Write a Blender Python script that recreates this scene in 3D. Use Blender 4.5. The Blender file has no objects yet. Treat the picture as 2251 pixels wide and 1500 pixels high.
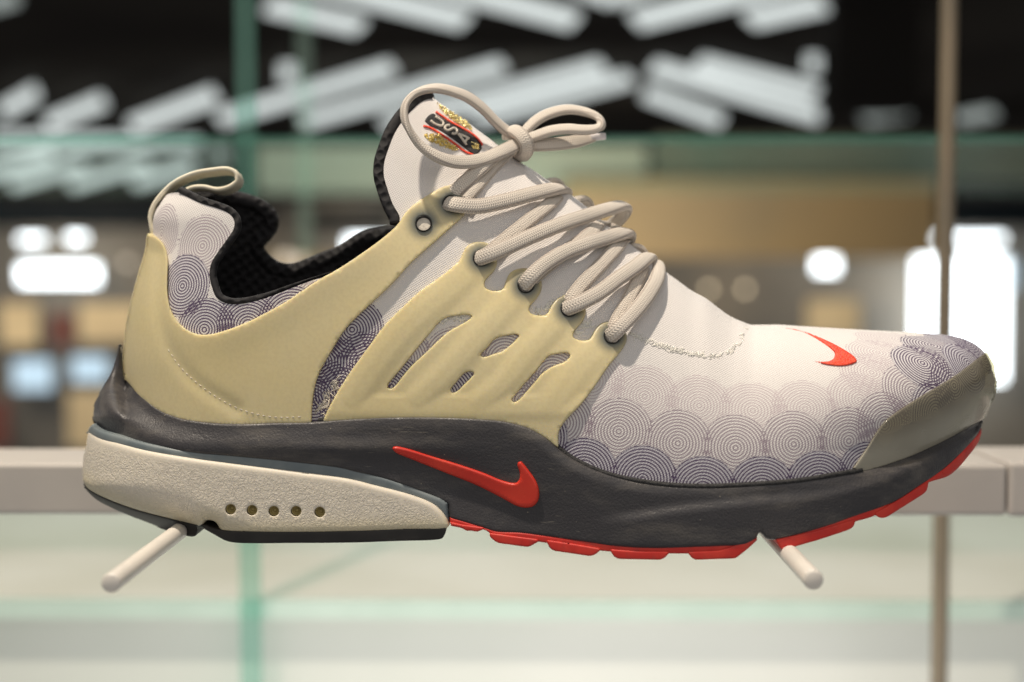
import bpy, math, random
import numpy as np
from mathutils import Vector, Matrix
from mathutils.geometry import delaunay_2d_cdt

random.seed(7); rng = np.random.default_rng(7)
sc = bpy.context.scene
col = sc.collection

# ------------------------------------------------------------------ camera
IMW, IMH, FPX = 2251.0, 1500.0, 3126.0
D, CZ = 0.47, 1.30
PITCH = math.atan((750 - 593) / FPX); YAW = math.atan(26 / FPX)
cam_d = bpy.data.cameras.new('camera'); cam = bpy.data.objects.new('camera', cam_d); col.objects.link(cam)
cam.location = (0, -D, CZ); cam.rotation_euler = (math.pi / 2 - PITCH, 0, YAW)
cam_d.sensor_width = 36; cam_d.lens = 36 * FPX / IMW
cam_d.clip_start = 0.02; cam_d.clip_end = 200
cam_d.dof.use_dof = True; cam_d.dof.focus_distance = 0.438; cam_d.dof.aperture_fstop = 5.8
sc.camera = cam

# ------------------------------------------------------------------ world and lamps
world = bpy.data.worlds.new('World'); sc.world = world; world.use_nodes = True
bg = world.node_tree.nodes['Background']
bg.inputs['Color'].default_value = (1.0, 0.97, 0.93, 1); bg.inputs['Strength'].default_value = 0.26

def area_lamp(name, loc, target, size, power, color):
    l = bpy.data.lights.new(name, 'AREA'); l.shape = 'DISK'; l.size = size; l.energy = power; l.color = color
    o = bpy.data.objects.new(name, l); col.objects.link(o); o.location = loc
    o.rotation_euler = (Vector(target) - Vector(loc)).to_track_quat('-Z', 'Y').to_euler()
    return o
area_lamp('key_spotlight', (-0.36, -0.22, CZ + 1.35), (0, 0, CZ - 0.03), 0.06, 24.5, (1.0, 0.88, 0.73))
area_lamp('front_fill', (0.2, -1.9, CZ + 0.9), (0, 0, CZ - 0.05), 2.2, 9.0, (1.0, 0.95, 0.90))  # added soft fill from the front, not an actual window
area_lamp('counter_fill', (0.0, 1.25, CZ + 1.3), (0.0, 0.95, CZ - 0.2), 0.9, 8.0, (0.95, 1.0, 1.0))  # added unseen lamp that brightens the counter top
area_lamp('panel_fill', (0.0, 0.18, CZ - 0.52), (0.0, 0.42, CZ - 0.44), 0.7, 2.0, (1.0, 1.0, 0.96))  # added lamp below the frame, lifts the front panel
area_lamp('hall_fill', (1.2, 17.2, CZ + 0.3), (1.5, 20, CZ + 0.8), 1.2, 44.0, (1.0, 0.86, 0.66))  # added fill to brighten the wooden soffit
area_lamp('hall_fill', (-0.8, 15.5, CZ + 0.6), (-0.7, 20, CZ + 1.3), 2.0, 110.0, (0.96, 1.0, 0.90))  # added fill to brighten the grey-green soffit
area_lamp('hall_fill', (6, 40, CZ + 1.5), (6, 48, CZ - 1), 6.0, 900.0, (1.0, 0.88, 0.70))  # added fill for the far wall on the right
area_lamp('hall_fill', (-16, 40, CZ + 1.5), (-16, 48, CZ - 2), 6.0, 900.0, (1.0, 0.88, 0.70))  # added fill for the far wall on the left

sc.view_settings.view_transform = 'Standard'; sc.view_settings.look = 'None'
sc.view_settings.exposure = 0.0; sc.view_settings.gamma = 1.0
sc.cycles.use_denoising = True
sc.cycles.max_bounces = 8; sc.cycles.transparent_max_bounces = 12

# ------------------------------------------------------------------ pixel <-> world
Rm = np.array(cam.rotation_euler.to_matrix())
C0 = np.array([0, -D, CZ])
def W(px, py, y):
    """world point seen at photo pixel (px, py) on the plane Y = y"""
    px, py, y = np.broadcast_arrays(np.asarray(px, float), np.asarray(py, float), np.asarray(y, float))
    d = np.stack([(px - IMW / 2) / FPX, -(py - IMH / 2) / FPX, -np.ones_like(px)], -1) @ Rm.T
    k = (y - C0[1]) / d[..., 1]
    return C0 + d * k[..., None]
def VW(px, py, y): return Vector(W(px, py, y).tolist())

# ------------------------------------------------------------------ node material helpers
def mat(name, color, rough=0.5, **kw):
    m = bpy.data.materials.new(name); m.use_nodes = True
    b = m.node_tree.nodes['Principled BSDF']
    b.inputs['Base Color'].default_value = (*color, 1); b.inputs['Roughness'].default_value = rough
    for k, v in kw.items():
        b.inputs[k.replace('_', ' ')].default_value = v
    return m
class NT:
    def __init__(s, m): s.t = m.node_tree; s.b = s.t.nodes['Principled BSDF']
    def n(s, kind, **kw):
        x = s.t.nodes.new(kind)
        for k, v in kw.items(): setattr(x, k, v)
        return x
    def link(s, a, b): s.t.links.new(a, b)
    def val(s, inp, v):
        if isinstance(v, (int, float)): inp.default_value = v
        elif isinstance(v, tuple): inp.default_value = v if len(v) == 4 or inp.type == 'VECTOR' else (*v, 1)
        else: s.link(v, inp)
    def math(s, op, a, b=0.0, c=0.0, clamp=False):
        x = s.n('ShaderNodeMath', operation=op, use_clamp=clamp)
        s.val(x.inputs[0], a); s.val(x.inputs[1], b)
        if op in ('MULTIPLY_ADD', 'COMPARE', 'SMOOTH_MIN'): s.val(x.inputs[2], c)
        return x.outputs[0]
    def mix(s, f, a, b):
        x = s.n('ShaderNodeMix', data_type='RGBA')
        s.val(x.inputs[0], f); s.val(x.inputs[6], a); s.val(x.inputs[7], b)
        return x.outputs[2]
    def ramp(s, f, a, b, lo=0.0, hi=1.0):
        x = s.n('ShaderNodeMapRange', interpolation_type='SMOOTHSTEP')
        s.val(x.inputs[0], f); x.inputs[1].default_value = a; x.inputs[2].default_value = b
        x.inputs[3].default_value = lo; x.inputs[4].default_value = hi
        return x.outputs[0]
    def coord(s, which='Object'): return s.n('ShaderNodeTexCoord').outputs[which]
    def noise(s, scale, detail=3.0, vec=None, rough=0.5, dist=0.0):
        x = s.n('ShaderNodeTexNoise'); x.inputs['Scale'].default_value = scale
        x.inputs['Detail'].default_value = detail; x.inputs['Roughness'].default_value = rough
        x.inputs['Distortion'].default_value = dist
        s.link(vec if vec is not None else s.coord(), x.inputs['Vector']); return x.outputs['Fac']
    def voro(s, scale, feature='F1', vec=None):
        x = s.n('ShaderNodeTexVoronoi', feature=feature); x.inputs['Scale'].default_value = scale
        s.link(vec if vec is not None else s.coord(), x.inputs['Vector']); return x.outputs['Distance']
    def bump(s, h, strength=0.5, dist=0.0005, normal=None):
        x = s.n('ShaderNodeBump'); s.val(x.inputs['Height'], h)
        x.inputs['Strength'].default_value = strength; x.inputs['Distance'].default_value = dist
        if normal is not None: s.link(normal, x.inputs['Normal'])
        return x.outputs[0]
    def attr(s, name):
        return s.n('ShaderNodeAttribute', attribute_name=name)
    def set(s, inp, v): s.val(s.b.inputs[inp], v)

M = {}
# fabric: off-white knit, fine weave, ring print stored as (radius, second radius, tone)
m = mat('knit_fabric', (0.78, 0.74, 0.72), 0.85); M['fabric'] = m
t = NT(m)
a = t.attr('print'); sep = t.n('ShaderNodeSeparateXYZ'); t.link(a.outputs['Vector'], sep.inputs[0])
PIT, RAD = 0.00092, 0.0102
def ring_line(r):
    ph = t.math('MULTIPLY', r, 2 * math.pi / PIT)
    c = t.math('COSINE', t.math('ADD', ph, 1.2))
    ln = t.ramp(c, -0.15, 0.45)
    return t.math('MULTIPLY', ln, t.math('LESS_THAN', r, RAD))
l1, l2 = ring_line(sep.outputs[0]), ring_line(sep.outputs[1])
uvn = t.n('ShaderNodeUVMap', uv_map='UVMap').outputs[0]
suv = t.n('ShaderNodeSeparateXYZ'); t.link(uvn, suv.inputs[0])
wx = t.math('SINE', t.math('MULTIPLY', t.math('ADD', suv.outputs[0], t.math('MULTIPLY', suv.outputs[1], 0.25)), 100 * 2 * math.pi / 6.2))
wy = t.math('SINE', t.math('MULTIPLY', t.math('SUBTRACT', suv.outputs[1], t.math('MULTIPLY', suv.outputs[0], 0.25)), 100 * 2 * math.pi / 6.2))
weave = t.math('MULTIPLY', wx, wy)
brk = t.ramp(t.noise(2600, 2), 0.30, 0.62, 0.78, 1.0)
ln = t.math('MULTIPLY', t.math('MAXIMUM', l1, l2), brk)
tone = sep.outputs[2]
fillf = t.math('MULTIPLY', t.math('POWER', tone, 4.0), 0.45)
base = t.mix(t.noise(70, 4), (0.79, 0.755, 0.73), (0.75, 0.72, 0.70))
base = t.mix(t.ramp(weave, -1, 1, 0.0, 0.22), base, (0.58, 0.54, 0.53))
base = t.mix(t.math('MULTIPLY', fillf, t.math('LESS_THAN', sep.outputs[0], RAD)), base, (0.30, 0.30, 0.42))
lcol = t.mix(t.ramp(tone, 0.15, 0.95), (0.36, 0.235, 0.30), (0.055, 0.025, 0.085))
base = t.mix(t.math('MULTIPLY', ln, t.ramp(tone, 0.15, 0.9, 0.42, 1.0), clamp=True), base, lcol)
t.set('Base Color', base)
hgt = t.math('ADD', t.math('MULTIPLY', weave, 0.5), t.noise(3500, 2))
t.set('Normal', t.bump(hgt, 0.75, 0.00016))
t.b.inputs['Sheen Weight'].default_value = 0.15

# moulded cage: honey coloured translucent plastic, 'halo' darkens round the eyelets
m = mat('cage_plastic', (0.6, 0.5, 0.25), 0.42); M['cage'] = m
t = NT(m)
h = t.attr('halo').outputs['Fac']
base = t.mix(t.ramp(t.noise(28, 3), 0.3, 0.7), (0.71, 0.60, 0.325), (0.75, 0.65, 0.385))
base = t.mix(t.ramp(t.noise(900, 2), 0.35, 0.7, 0, 0.25), base, (0.58, 0.48, 0.26))
vs = t.n('ShaderNodeMapping'); t.link(t.coord(), vs.inputs[0]); vs.inputs['Rotation'].default_value = (0, -0.7, 0); vs.inputs['Scale'].default_value = (0.15, 1, 2.0)
scuff = t.math('MULTIPLY', t.ramp(t.noise(500, 3, vs.outputs[0]), 0.62, 0.78), t.ramp(t.noise(40, 2), 0.48, 0.65))
base = t.mix(t.math('MULTIPLY', scuff, 0.35), base, (0.80, 0.74, 0.56))
base = t.mix(t.ramp(t.noise(14, 5, None, 0.6), 0.40, 0.72, 0.0, 0.35), base, (0.50, 0.42, 0.235))
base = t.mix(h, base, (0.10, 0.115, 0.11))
t.set('Base Color', base)
t.set('Roughness', t.ramp(t.noise(60, 4), 0.3, 0.7, 0.28, 0.44))
t.set('Normal', t.bump(t.noise(1800, 2), 0.12, 0.0001))
t.b.inputs['Subsurface Weight'].default_value = 0.35
t.b.inputs['Subsurface Radius'].default_value = (0.004, 0.003, 0.0012)
t.b.inputs['Subsurface Scale'].default_value = 0.6

# dark foam midsole, leathery grain, dusty scuffs
m = mat('midsole_foam', (0.03, 0.028, 0.03), 0.55); M['midsole'] = m
t = NT(m)
vm = t.n('ShaderNodeMapping'); t.link(t.coord(), vm.inputs[0]); vm.inputs['Scale'].default_value = (0.35, 1, 1.3)
dust = t.ramp(t.noise(90, 6, vm.outputs[0], 0.65), 0.46, 0.75)
base = t.mix(dust, (0.036, 0.034, 0.038), (0.10, 0.090, 0.082))
specks = t.ramp(t.voro(420), 0.10, 0.06)
sel = t.ramp(t.noise(170, 1), 0.60, 0.66)
base = t.mix(t.math('MULTIPLY', t.math('MULTIPLY', specks, sel), 0.55), base, (0.35, 0.30, 0.22))
vs = t.n('ShaderNodeMapping'); t.link(t.coord(), vs.inputs[0]); vs.inputs['Rotation'].default_value = (0, 0.35, 0); vs.inputs['Scale'].default_value = (0.12, 1, 2.4)
scr = t.math('MULTIPLY', t.ramp(t.noise(700, 2, vs.outputs[0]), 0.66, 0.76), t.ramp(t.noise(45, 2), 0.5, 0.62))
base = t.mix(t.math('MULTIPLY', scr, 0.5), base, (0.28, 0.25, 0.20))
t.set('Base Color', base)
t.set('Roughness', t.ramp(t.noise(120, 4), 0.3, 0.7, 0.38, 0.6))
gr = t.math('ADD', t.noise(1500, 3), t.math('MULTIPLY', t.noise(160, 3, vm.outputs[0]), 1.2))
t.set('Normal', t.bump(gr, 0.75, 0.00022))
t.b.inputs['Sheen Weight'].default_value = 0.12; t.b.inputs['Sheen Roughness'].default_value = 0.4

# white moulded heel cushion with wormy texture and yellowed rims
m = mat('heel_plastic', (0.66, 0.6, 0.48), 0.5); M['cushion'] = m
t = NT(m)
worm = t.noise(900, 1.5, None, 0.4, 1.4)
worm2 = t.ramp(worm, 0.42, 0.58)
yel = t.attr('edge').outputs['Fac']
base = t.mix(t.ramp(t.noise(45, 3), 0.3, 0.7), (0.79, 0.72, 0.60), (0.75, 0.685, 0.575))
base = t.mix(t.math('MULTIPLY', yel, 0.45), base, (0.60, 0.50, 0.22))
base = t.mix(t.math('MULTIPLY', t.math('SUBTRACT', 1.0, worm2), 0.10), base, (0.48, 0.43, 0.36))
t.set('Base Color', base)
t.set('Normal', t.bump(t.math('MULTIPLY', worm2, t.attr('grain').outputs['Fac']), 0.7, 0.00022))
t.b.inputs['Subsurface Weight'].default_value = 0.12
t.b.inputs['Subsurface Radius'].default_value = (0.003, 0.0025, 0.0015)
t.b.inputs['Subsurface Scale'].default_value = 0.5

def simple(key, name, c1, c2, scale, rough, bump_scale=1200, bump=0.2, bd=0.0001, **kw):
    m = mat(name, c1, rough, **kw); M[key] = m; t = NT(m)
    if key in ('ceiling', 'navy'): t.b.inputs['Specular IOR Level'].default_value = 0.0
    t.set('Base Color', t.mix(t.ramp(t.noise(scale, 4), 0.35, 0.7), c1, c2))
    t.set('Normal', t.bump(t.noise(bump_scale, 3), bump, bd))
    return m
simple('trim', 'grey_blue_foam', (0.135, 0.165, 0.18), (0.20, 0.23, 0.235), 90, 0.5)
simple('black_rubber', 'black_rubber', (0.010, 0.009, 0.008), (0.022, 0.019, 0.017), 120, 0.55)
simple('red_rubber', 'red_rubber', (0.60, 0.022, 0.014), (0.70, 0.045, 0.025), 150, 0.5, 900, 0.25)
t = NT(M['red_rubber']); old = t.b.inputs['Base Color'].links[0].from_socket
dst = t.math('MULTIPLY', t.ramp(t.noise(320, 5, None, 0.7), 0.50, 0.72), 0.38)
t.set('Base Color', t.mix(dst, old, (0.34, 0.06, 0.045)))
simple('red_emblem', 'red_moulded_rubber', (0.60, 0.028, 0.014), (0.68, 0.045, 0.02), 60, 0.42, 900, 0.12)
simple('red_thread', 'red_thread', (0.78, 0.05, 0.02), (0.85, 0.09, 0.03), 900, 0.55, 1500, 0.9, 0.0004)
simple('black_thread', 'black_thread', (0.012, 0.012, 0.013), (0.035, 0.034, 0.034), 900, 0.7, 1500, 0.9, 0.0004)
simple('cream_thread', 'cream_thread', (0.74, 0.68, 0.58), (0.62, 0.56, 0.48), 900, 0.7, 1500, 0.6, 0.0003)
simple('green_thread', 'pale_green_thread', (0.88, 0.86, 0.80), (0.84, 0.82, 0.75), 900, 0.7, 1500, 0.6, 0.0003)
simple('strap', 'cream_webbing', (0.88, 0.81, 0.64), (0.82, 0.75, 0.57), 300, 0.65, 1600, 0.5, 0.0003)
simple('gold', 'gold_thread', (0.95, 0.82, 0.42), (0.80, 0.62, 0.20), 900, 0.25, 1500, 0.8, 0.0004, Metallic=0.85)
simple('eyelet', 'blackened_metal', (0.02, 0.02, 0.022), (0.05, 0.048, 0.045), 500, 0.3, 900, 0.1, Metallic=0.5)
simple('vent', 'yellowed_vent', (0.40, 0.32, 0.13), (0.28, 0.22, 0.08), 600, 0.6)
simple('peg', 'white_peg_paint', (0.76, 0.71, 0.64), (0.70, 0.66, 0.60), 60, 0.35, 500, 0.05)
simple('rail', 'white_rail_paint', (0.54, 0.50, 0.455), (0.48, 0.445, 0.41), 25, 0.45, 300, 0.1)
simple('aglet', 'clear_aglet', (0.7, 0.66, 0.66), (0.8, 0.78, 0.8), 200, 0.15, 300, 0.05)
# black spacer-mesh lining
m = mat('black_mesh_lining', (0.008, 0.008, 0.010), 0.8); M['lining'] = m
t = NT(m)
vx = t.n('ShaderNodeTexVoronoi', feature='F1'); vx.inputs['Scale'].default_value = 330; vx.inputs['Randomness'].default_value = 0.15
vmm = t.n('ShaderNodeMapping'); t.link(t.coord(), vmm.inputs[0]); vmm.inputs['Rotation'].default_value = (0, 0.6, 0); vmm.inputs['Scale'].default_value = (1, 0.25, 1)
t.link(vmm.outputs[0], vx.inputs['Vector'])
cells = t.ramp(vx.outputs['Distance'], 0.15, 0.6)
t.set('Base Color', t.mix(cells, (0.0015, 0.0015, 0.002), (0.011, 0.010, 0.012)))
t.set('Normal', t.bump(cells, 0.9, 0.0008))
# laces: braided
m = mat('braided_lace', (0.64, 0.56, 0.47), 0.8); M['lace'] = m
t = NT(m)
uvn = t.n('ShaderNodeUVMap', uv_map='UVMap').outputs[0]
suv = t.n('ShaderNodeSeparateXYZ'); t.link(uvn, suv.inputs[0])
zig = t.math('PINGPONG', t.math('MULTIPLY', suv.outputs[0], 22.0), 1.0)
br = t.math('SINE', t.math('MULTIPLY', t.math('ADD', suv.outputs[1], t.math('MULTIPLY', zig, 0.4)), 2 * math.pi / 0.72))
rib = t.math('SUBTRACT', 1.0, t.math('ABSOLUTE', t.math('SUBTRACT', t.math('MULTIPLY', zig, 2.0), 1.0)))
hgt = t.math('ADD', t.math('MULTIPLY', br, 0.6), t.math('MULTIPLY', rib, 0.45))
hgt = t.math('ADD', hgt, t.math('MULTIPLY', t.noise(2500, 2), 0.6))
edge = t.attr('edge').outputs['Fac']
base = t.mix(t.ramp(hgt, -0.3, 1.2), (0.58, 0.51, 0.44), (0.79, 0.725, 0.64))
base = t.mix(t.math('MULTIPLY', edge, t.ramp(br, 0.0, 0.8, 0.35, 1.0)), base, (0.26, 0.20, 0.17))
t.set('Base Color', base)
t.set('Normal', t.bump(hgt, 0.7, 0.0002))
t.b.inputs['Sheen Weight'].default_value = 0.1
# smoky clear toe cap
m = mat('smoky_toe_plastic', (0.25, 0.225, 0.15), 0.22); M['toecap'] = m
t = NT(m)
t.set('Base Color', t.mix(t.ramp(t.noise(35, 4), 0.3, 0.7), (0.34, 0.315, 0.245), (0.41, 0.385, 0.31)))
vs = t.n('ShaderNodeMapping'); t.link(t.coord(), vs.inputs[0]); vs.inputs['Rotation'].default_value = (0, 0.5, 0); vs.inputs['Scale'].default_value = (0.2, 1, 2)
t.set('Roughness', t.ramp(t.noise(200, 4, vs.outputs[0]), 0.35, 0.7, 0.10, 0.30))
t.b.inputs['Coat Weight'].default_value = 0.5; t.b.inputs['Coat Roughness'].default_value = 0.12
t.set('Normal', t.bump(t.noise(70, 3, vs.outputs[0]), 0.15, 0.0006))
tr = t.n('ShaderNodeBsdfTransparent'); tr.inputs[0].default_value = (0.70, 0.66, 0.53, 1)
mx = t.n('ShaderNodeMixShader')
t.link(t.ramp(t.attr('edge').outputs['Fac'], 0, 1, 0.36, 0.80), mx.inputs[0])
out = t.t.nodes['Material Output']
t.link(tr.outputs[0], mx.inputs[1]); t.link(t.b.outputs[0], mx.inputs[2]); t.link(mx.outputs[0], out.inputs[0])

# ------------------------------------------------------------------ curves
def catmull(pts, step=5.0, closed=False):
    P = np.asarray(pts, float)
    if closed: Q = np.vstack([P[-1], P, P[0], P[1]])
    else: Q = np.vstack([2 * P[0] - P[1], P, 2 * P[-1] - P[-2]])
    out = []
    for i in range(1, len(Q) - 2):
        p0, p1, p2, p3 = Q[i - 1], Q[i], Q[i + 1], Q[i + 2]
        n = max(1, int(math.ceil(np.linalg.norm((p2 - p1)[:2]) / step)))
        d1 = max(np.linalg.norm(p1 - p0), 1e-9) ** .5; d2 = max(np.linalg.norm(p2 - p1), 1e-9) ** .5; d3 = max(np.linalg.norm(p3 - p2), 1e-9) ** .5
        m1 = (p1 - p0) / d1 - (p2 - p0) / (d1 + d2) + (p2 - p1) / d2
        m2 = (p2 - p1) / d2 - (p3 - p1) / (d2 + d3) + (p3 - p2) / d3
        m1 *= d2; m2 *= d2
        for k in range(n):
            u = k / n
            out.append((2 * u**3 - 3 * u**2 + 1) * p1 + (u**3 - 2 * u**2 + u) * m1 + (-2 * u**3 + 3 * u**2) * p2 + (u**3 - u**2) * m2)
    if not closed: out.append(P[-1])
    return np.array(out)
def fun(pts):
    c = catmull(sorted(pts), 4.0)
    return lambda x: np.interp(x, c[:, 0], c[:, 1])
def funy(pts): return fun([(b, a) for a, b in pts])
def ell(u, p=2.0):
    u = np.clip(u, 0, 1); return np.maximum(1 - (1 - u) ** p, 0) ** (1 / p)
def sstep(x, a=0.0, b=1.0):
    u = np.clip((x - a) / (b - a), 0, 1); return u * u * (3 - 2 * u)

RIDGE = [(200, 120), (500, 98), (700, 84), (830, 138), (951, 215), (1000, 250), (1080, 308), (1130, 348), (1170, 373), (1200, 394), (1250, 425), (1290, 456),
         (1340, 500), (1400, 548), (1450, 588), (1490, 617), (1522, 640), (1553, 657), (1583, 680), (1608, 697), (1629, 706), (1651, 714), (1678, 715),
         (1721, 715), (1767, 718), (1800, 720), (1900, 726), (2000, 731), (2050, 734), (2090, 738), (2120, 745), (2145, 757), (2165, 775), (2179, 802), (2188, 840)]
ridge = fun(RIDGE)
MTOP = [(262, 752), (268, 795), (274, 817), (289, 844), (315, 873), (350, 900), (390, 917), (443, 927), (497, 931), (550, 931), (603, 929), (657, 928), (700, 926),
        (760, 921), (840, 917), (936, 916), (1032, 919), (1080, 922), (1112, 926), (1160, 939), (1195, 958), (1215, 974), (1240, 996), (1290, 1025), (1350, 1047), (1450, 1065),
        (1550, 1070), (1650, 1066), (1750, 1058), (1850, 1042), (1894, 1034), (1930, 1025), (1986, 1007), (2042, 984), (2098, 956), (2140, 931), (2160, 914)]
mtop = fun(MTOP)
MT = catmull(MTOP, 4.0)
back_up = funy([(365, 428), (345, 455), (335, 480), (334, 515), (330, 545), (315, 595), (299, 650), (288, 697), (281, 745), (278, 793), (279, 850), (281, 1000)])
front_up = funy([(2190, 600), (2190, 835), (2187, 855), (2180, 880), (2163, 914), (2142, 945), (2120, 990)])
w_up = fun([(200, 33.0), (400, 33.5), (600, 34), (800, 35.5), (1000, 38.5), (1200, 43), (1400, 48), (1600, 51), (1800, 51), (2250, 51)])
p_t = fun([(200, 2.0), (900, 2.0), (1300, 2.0), (1600, 2.2), (1800, 2.4), (2250, 2.4)])
q_t = fun([(200, .60), (1000, .60), (1400, .58), (1700, .52), (2250, .5)])
def d_up(px, py):
    px = np.asarray(px, float); py = np.asarray(py, float)
    b = mtop(px); s = ridge(px)
    tt = np.clip((b - py) / (b - s), 0, 1)
    d = w_up(px) * (1 - tt ** p_t(px)) ** q_t(px)
    d = d * ell((px - back_up(py)) / 240., 2.2) * ell((front_up(py) - px) / 430., 2.1)
    # waist below the ankle
    return d * 1e-3
w_s = fun([(150, 36.5), (400, 37.5), (600, 37.5), (800, 38.5), (1000, 41), (1200, 46), (1400, 51), (1600, 53.5), (1800, 53), (2250, 53)])
back_m = funy([(262, 700), (262, 752), (250, 800), (231, 840), (206, 892), (203, 918), (214, 935), (216, 1000), (216, 1300)])
back_c = funy([(196, 900), (191, 943), (184, 1000), (181, 1040), (180, 1065), (184, 1075), (190, 1085), (200, 1094), (212, 1102), (248, 1121), (290, 1139), (340, 1158)])
def d_sole(px, py, back=None, add=0.0):
    bk = back_m(py) if back is None else back(py)
    return (w_s(px) + add) * ell((px - bk) / 240., 2.2) * ell((2161 - px) / 440., 2.1) * 1e-3
def segdist(q, segs):
    f = np.float32
    ax, ay = segs[:, 0, 0].astype(f), segs[:, 0, 1].astype(f)
    bx, by = segs[:, 1, 0].astype(f) - ax, segs[:, 1, 1].astype(f) - ay
    iL = 1 / np.maximum(bx * bx + by * by, f(1e-9))
    qx, qy = q[:, 0].astype(f), q[:, 1].astype(f)
    out = np.empty(len(q))
    for i in range(0, len(q), 1500):
        X = qx[i:i + 1500, None] - ax; Y = qy[i:i + 1500, None] - ay
        u = X * (bx * iL); u += Y * (by * iL); np.clip(u, 0, 1, out=u)
        X -= u * bx; Y -= u * by; X *= X; Y *= Y; X += Y
        out[i:i + 1500] = np.sqrt(X.min(1))
    return out
def polydist(px, py, P):
    px = np.asarray(px, float).ravel(); py = np.asarray(py, float).ravel()
    return segdist(np.stack([px, py], 1), np.stack([P[:-1], P[1:]], 1))
CREST = fun([(1250, 1150), (1340, 1140), (1400, 1133), (1480, 1120), (1650, 1100), (1800, 1086), (1900, 1062), (2010, 1020), (2100, 970)])
def d_mid(px, py):
    px = np.asarray(px, float); py = np.asarray(py, float); sh = px.shape
    full = d_sole(px, py)
    up0 = d_up(px, np.maximum(py, mtop(px)))
    dist = polydist(px, py, MT).reshape(sh)
    Rr = np.interp(px, [200, 420, 600, 800, 1200, 2200], [80, 60, 42, 26, 24, 22])
    lo = np.minimum(up0 + 0.0022, full)
    d = lo + (full - lo) * sstep(dist / Rr)
    win = sstep(px, 1290, 1420) * (1 - sstep(px, 1950, 2080))
    d = d + win * (0.0013 * (sstep(py - CREST(px), -9, 9) - 0.75))
    # hollow behind the emblem and swelling above the heel trim
    d = d - 0.0016 * np.exp(-(((px - 1010) / 190) ** 2 + ((py - 1075 - (px - 1010) * .33) / 60) ** 2))
    d = d + 0.0014 * np.exp(-(((px - 720) / 210) ** 2 + ((py - 985) / 20) ** 2))
    return np.maximum(d, 0) * (full > 0)

def surf_pt(px, py, df, off=0.0):
    """3D points on depth function df, pushed out along the surface normal by off (metres)"""
    px = np.asarray(px, float); py = np.asarray(py, float)
    P = W(px, py, -df(px, py))
    e = 1.2
    Px = W(px + e, py, -df(px + e, py)) - W(px - e, py, -df(px - e, py))
    Py = W(px, py + e, -df(px, py + e)) - W(px, py - e, -df(px, py - e))
    n = np.cross(Py, Px)
    n /= np.maximum(np.linalg.norm(n, axis=-1, keepdims=True), 1e-12)
    n = np.where((n[..., 1:2] > 0), -n, n)
    off = np.asarray(off, float)
    # on faces turned to the viewer the thickness is added straight sideways (mould draft), elsewhere along the normal
    ny = np.abs(n[..., 1]); k = sstep(ny, 0.30, 0.55)[..., None]
    Q = W(px, py, P[..., 1] - off / np.maximum(ny, 0.45))
    return Q * k + (P + n * off[..., None]) * (1 - k), n

# ------------------------------------------------------------------ object helpers
def finish(name, V, F, material, parent=None, base=None, smooth=True, sharp=None, uv=None, attrs=None):
    V = np.asarray(V, float)
    if base is not None: V = V - np.asarray(base)
    me = bpy.data.meshes.new(name); me.from_pydata(V.tolist(), [], [list(map(int, f)) for f in F]); me.update()
    if smooth: me.polygons.foreach_set('use_smooth', [True] * len(me.polygons))
    if sharp is not None: me.set_sharp_from_angle(angle=math.radians(sharp))
    if uv is not None:
        l = me.uv_layers.new(name='UVMap'); idx = np.zeros(len(me.loops), int); me.loops.foreach_get('vertex_index', idx)
        l.data.foreach_set('uv', np.asarray(uv, float)[idx].astype(np.float32).ravel())
    for k, v in (attrs or {}).items():
        v = np.asarray(v, np.float32)
        if v.ndim == 1: me.attributes.new(k, 'FLOAT', 'POINT').data.foreach_set('value', v)
        else: me.attributes.new(k, 'FLOAT_VECTOR', 'POINT').data.foreach_set('vector', v.ravel())
    me.materials.append(M[material] if isinstance(material, str) else material)
    o = bpy.data.objects.new(name, me); col.objects.link(o)
    if parent is not None: o.parent = parent
    return o
def tag(o, label=None, cat=None, group=None, kind=None):
    if label: o['label'] = label
    if cat: o['category'] = cat
    if group: o['group'] = group
    if kind: o['kind'] = kind
    return o

def inside(px, py, loops):
    c = np.zeros(len(px), bool)
    for L in loops:
        f = np.float32
        x0, y0 = L[:, 0].astype(f), L[:, 1].astype(f); x1, y1 = np.roll(x0, -1), np.roll(y0, -1)
        sl = (x1 - x0) / np.where(np.abs(y1 - y0) < 1e-9, f(1e-9), y1 - y0); cc = x0 - sl * y0
        pxf, pyf = np.asarray(px, f), np.asarray(py, f)
        m = (pxf >= x0.min()) & (pxf <= x0.max()) & (pyf >= y0.min()) & (pyf <= y0.max())
        ii = np.where(m)[0]
        for k in range(0, len(ii), 1500):
            j = ii[k:k + 1500]; Y = pyf[j][:, None]
            hit = ((y0 > Y) != (y1 > Y)) & (pxf[j][:, None] < sl * Y + cc)
            c[j] ^= (np.count_nonzero(hit, axis=1) % 2).astype(bool)
    return c

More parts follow.
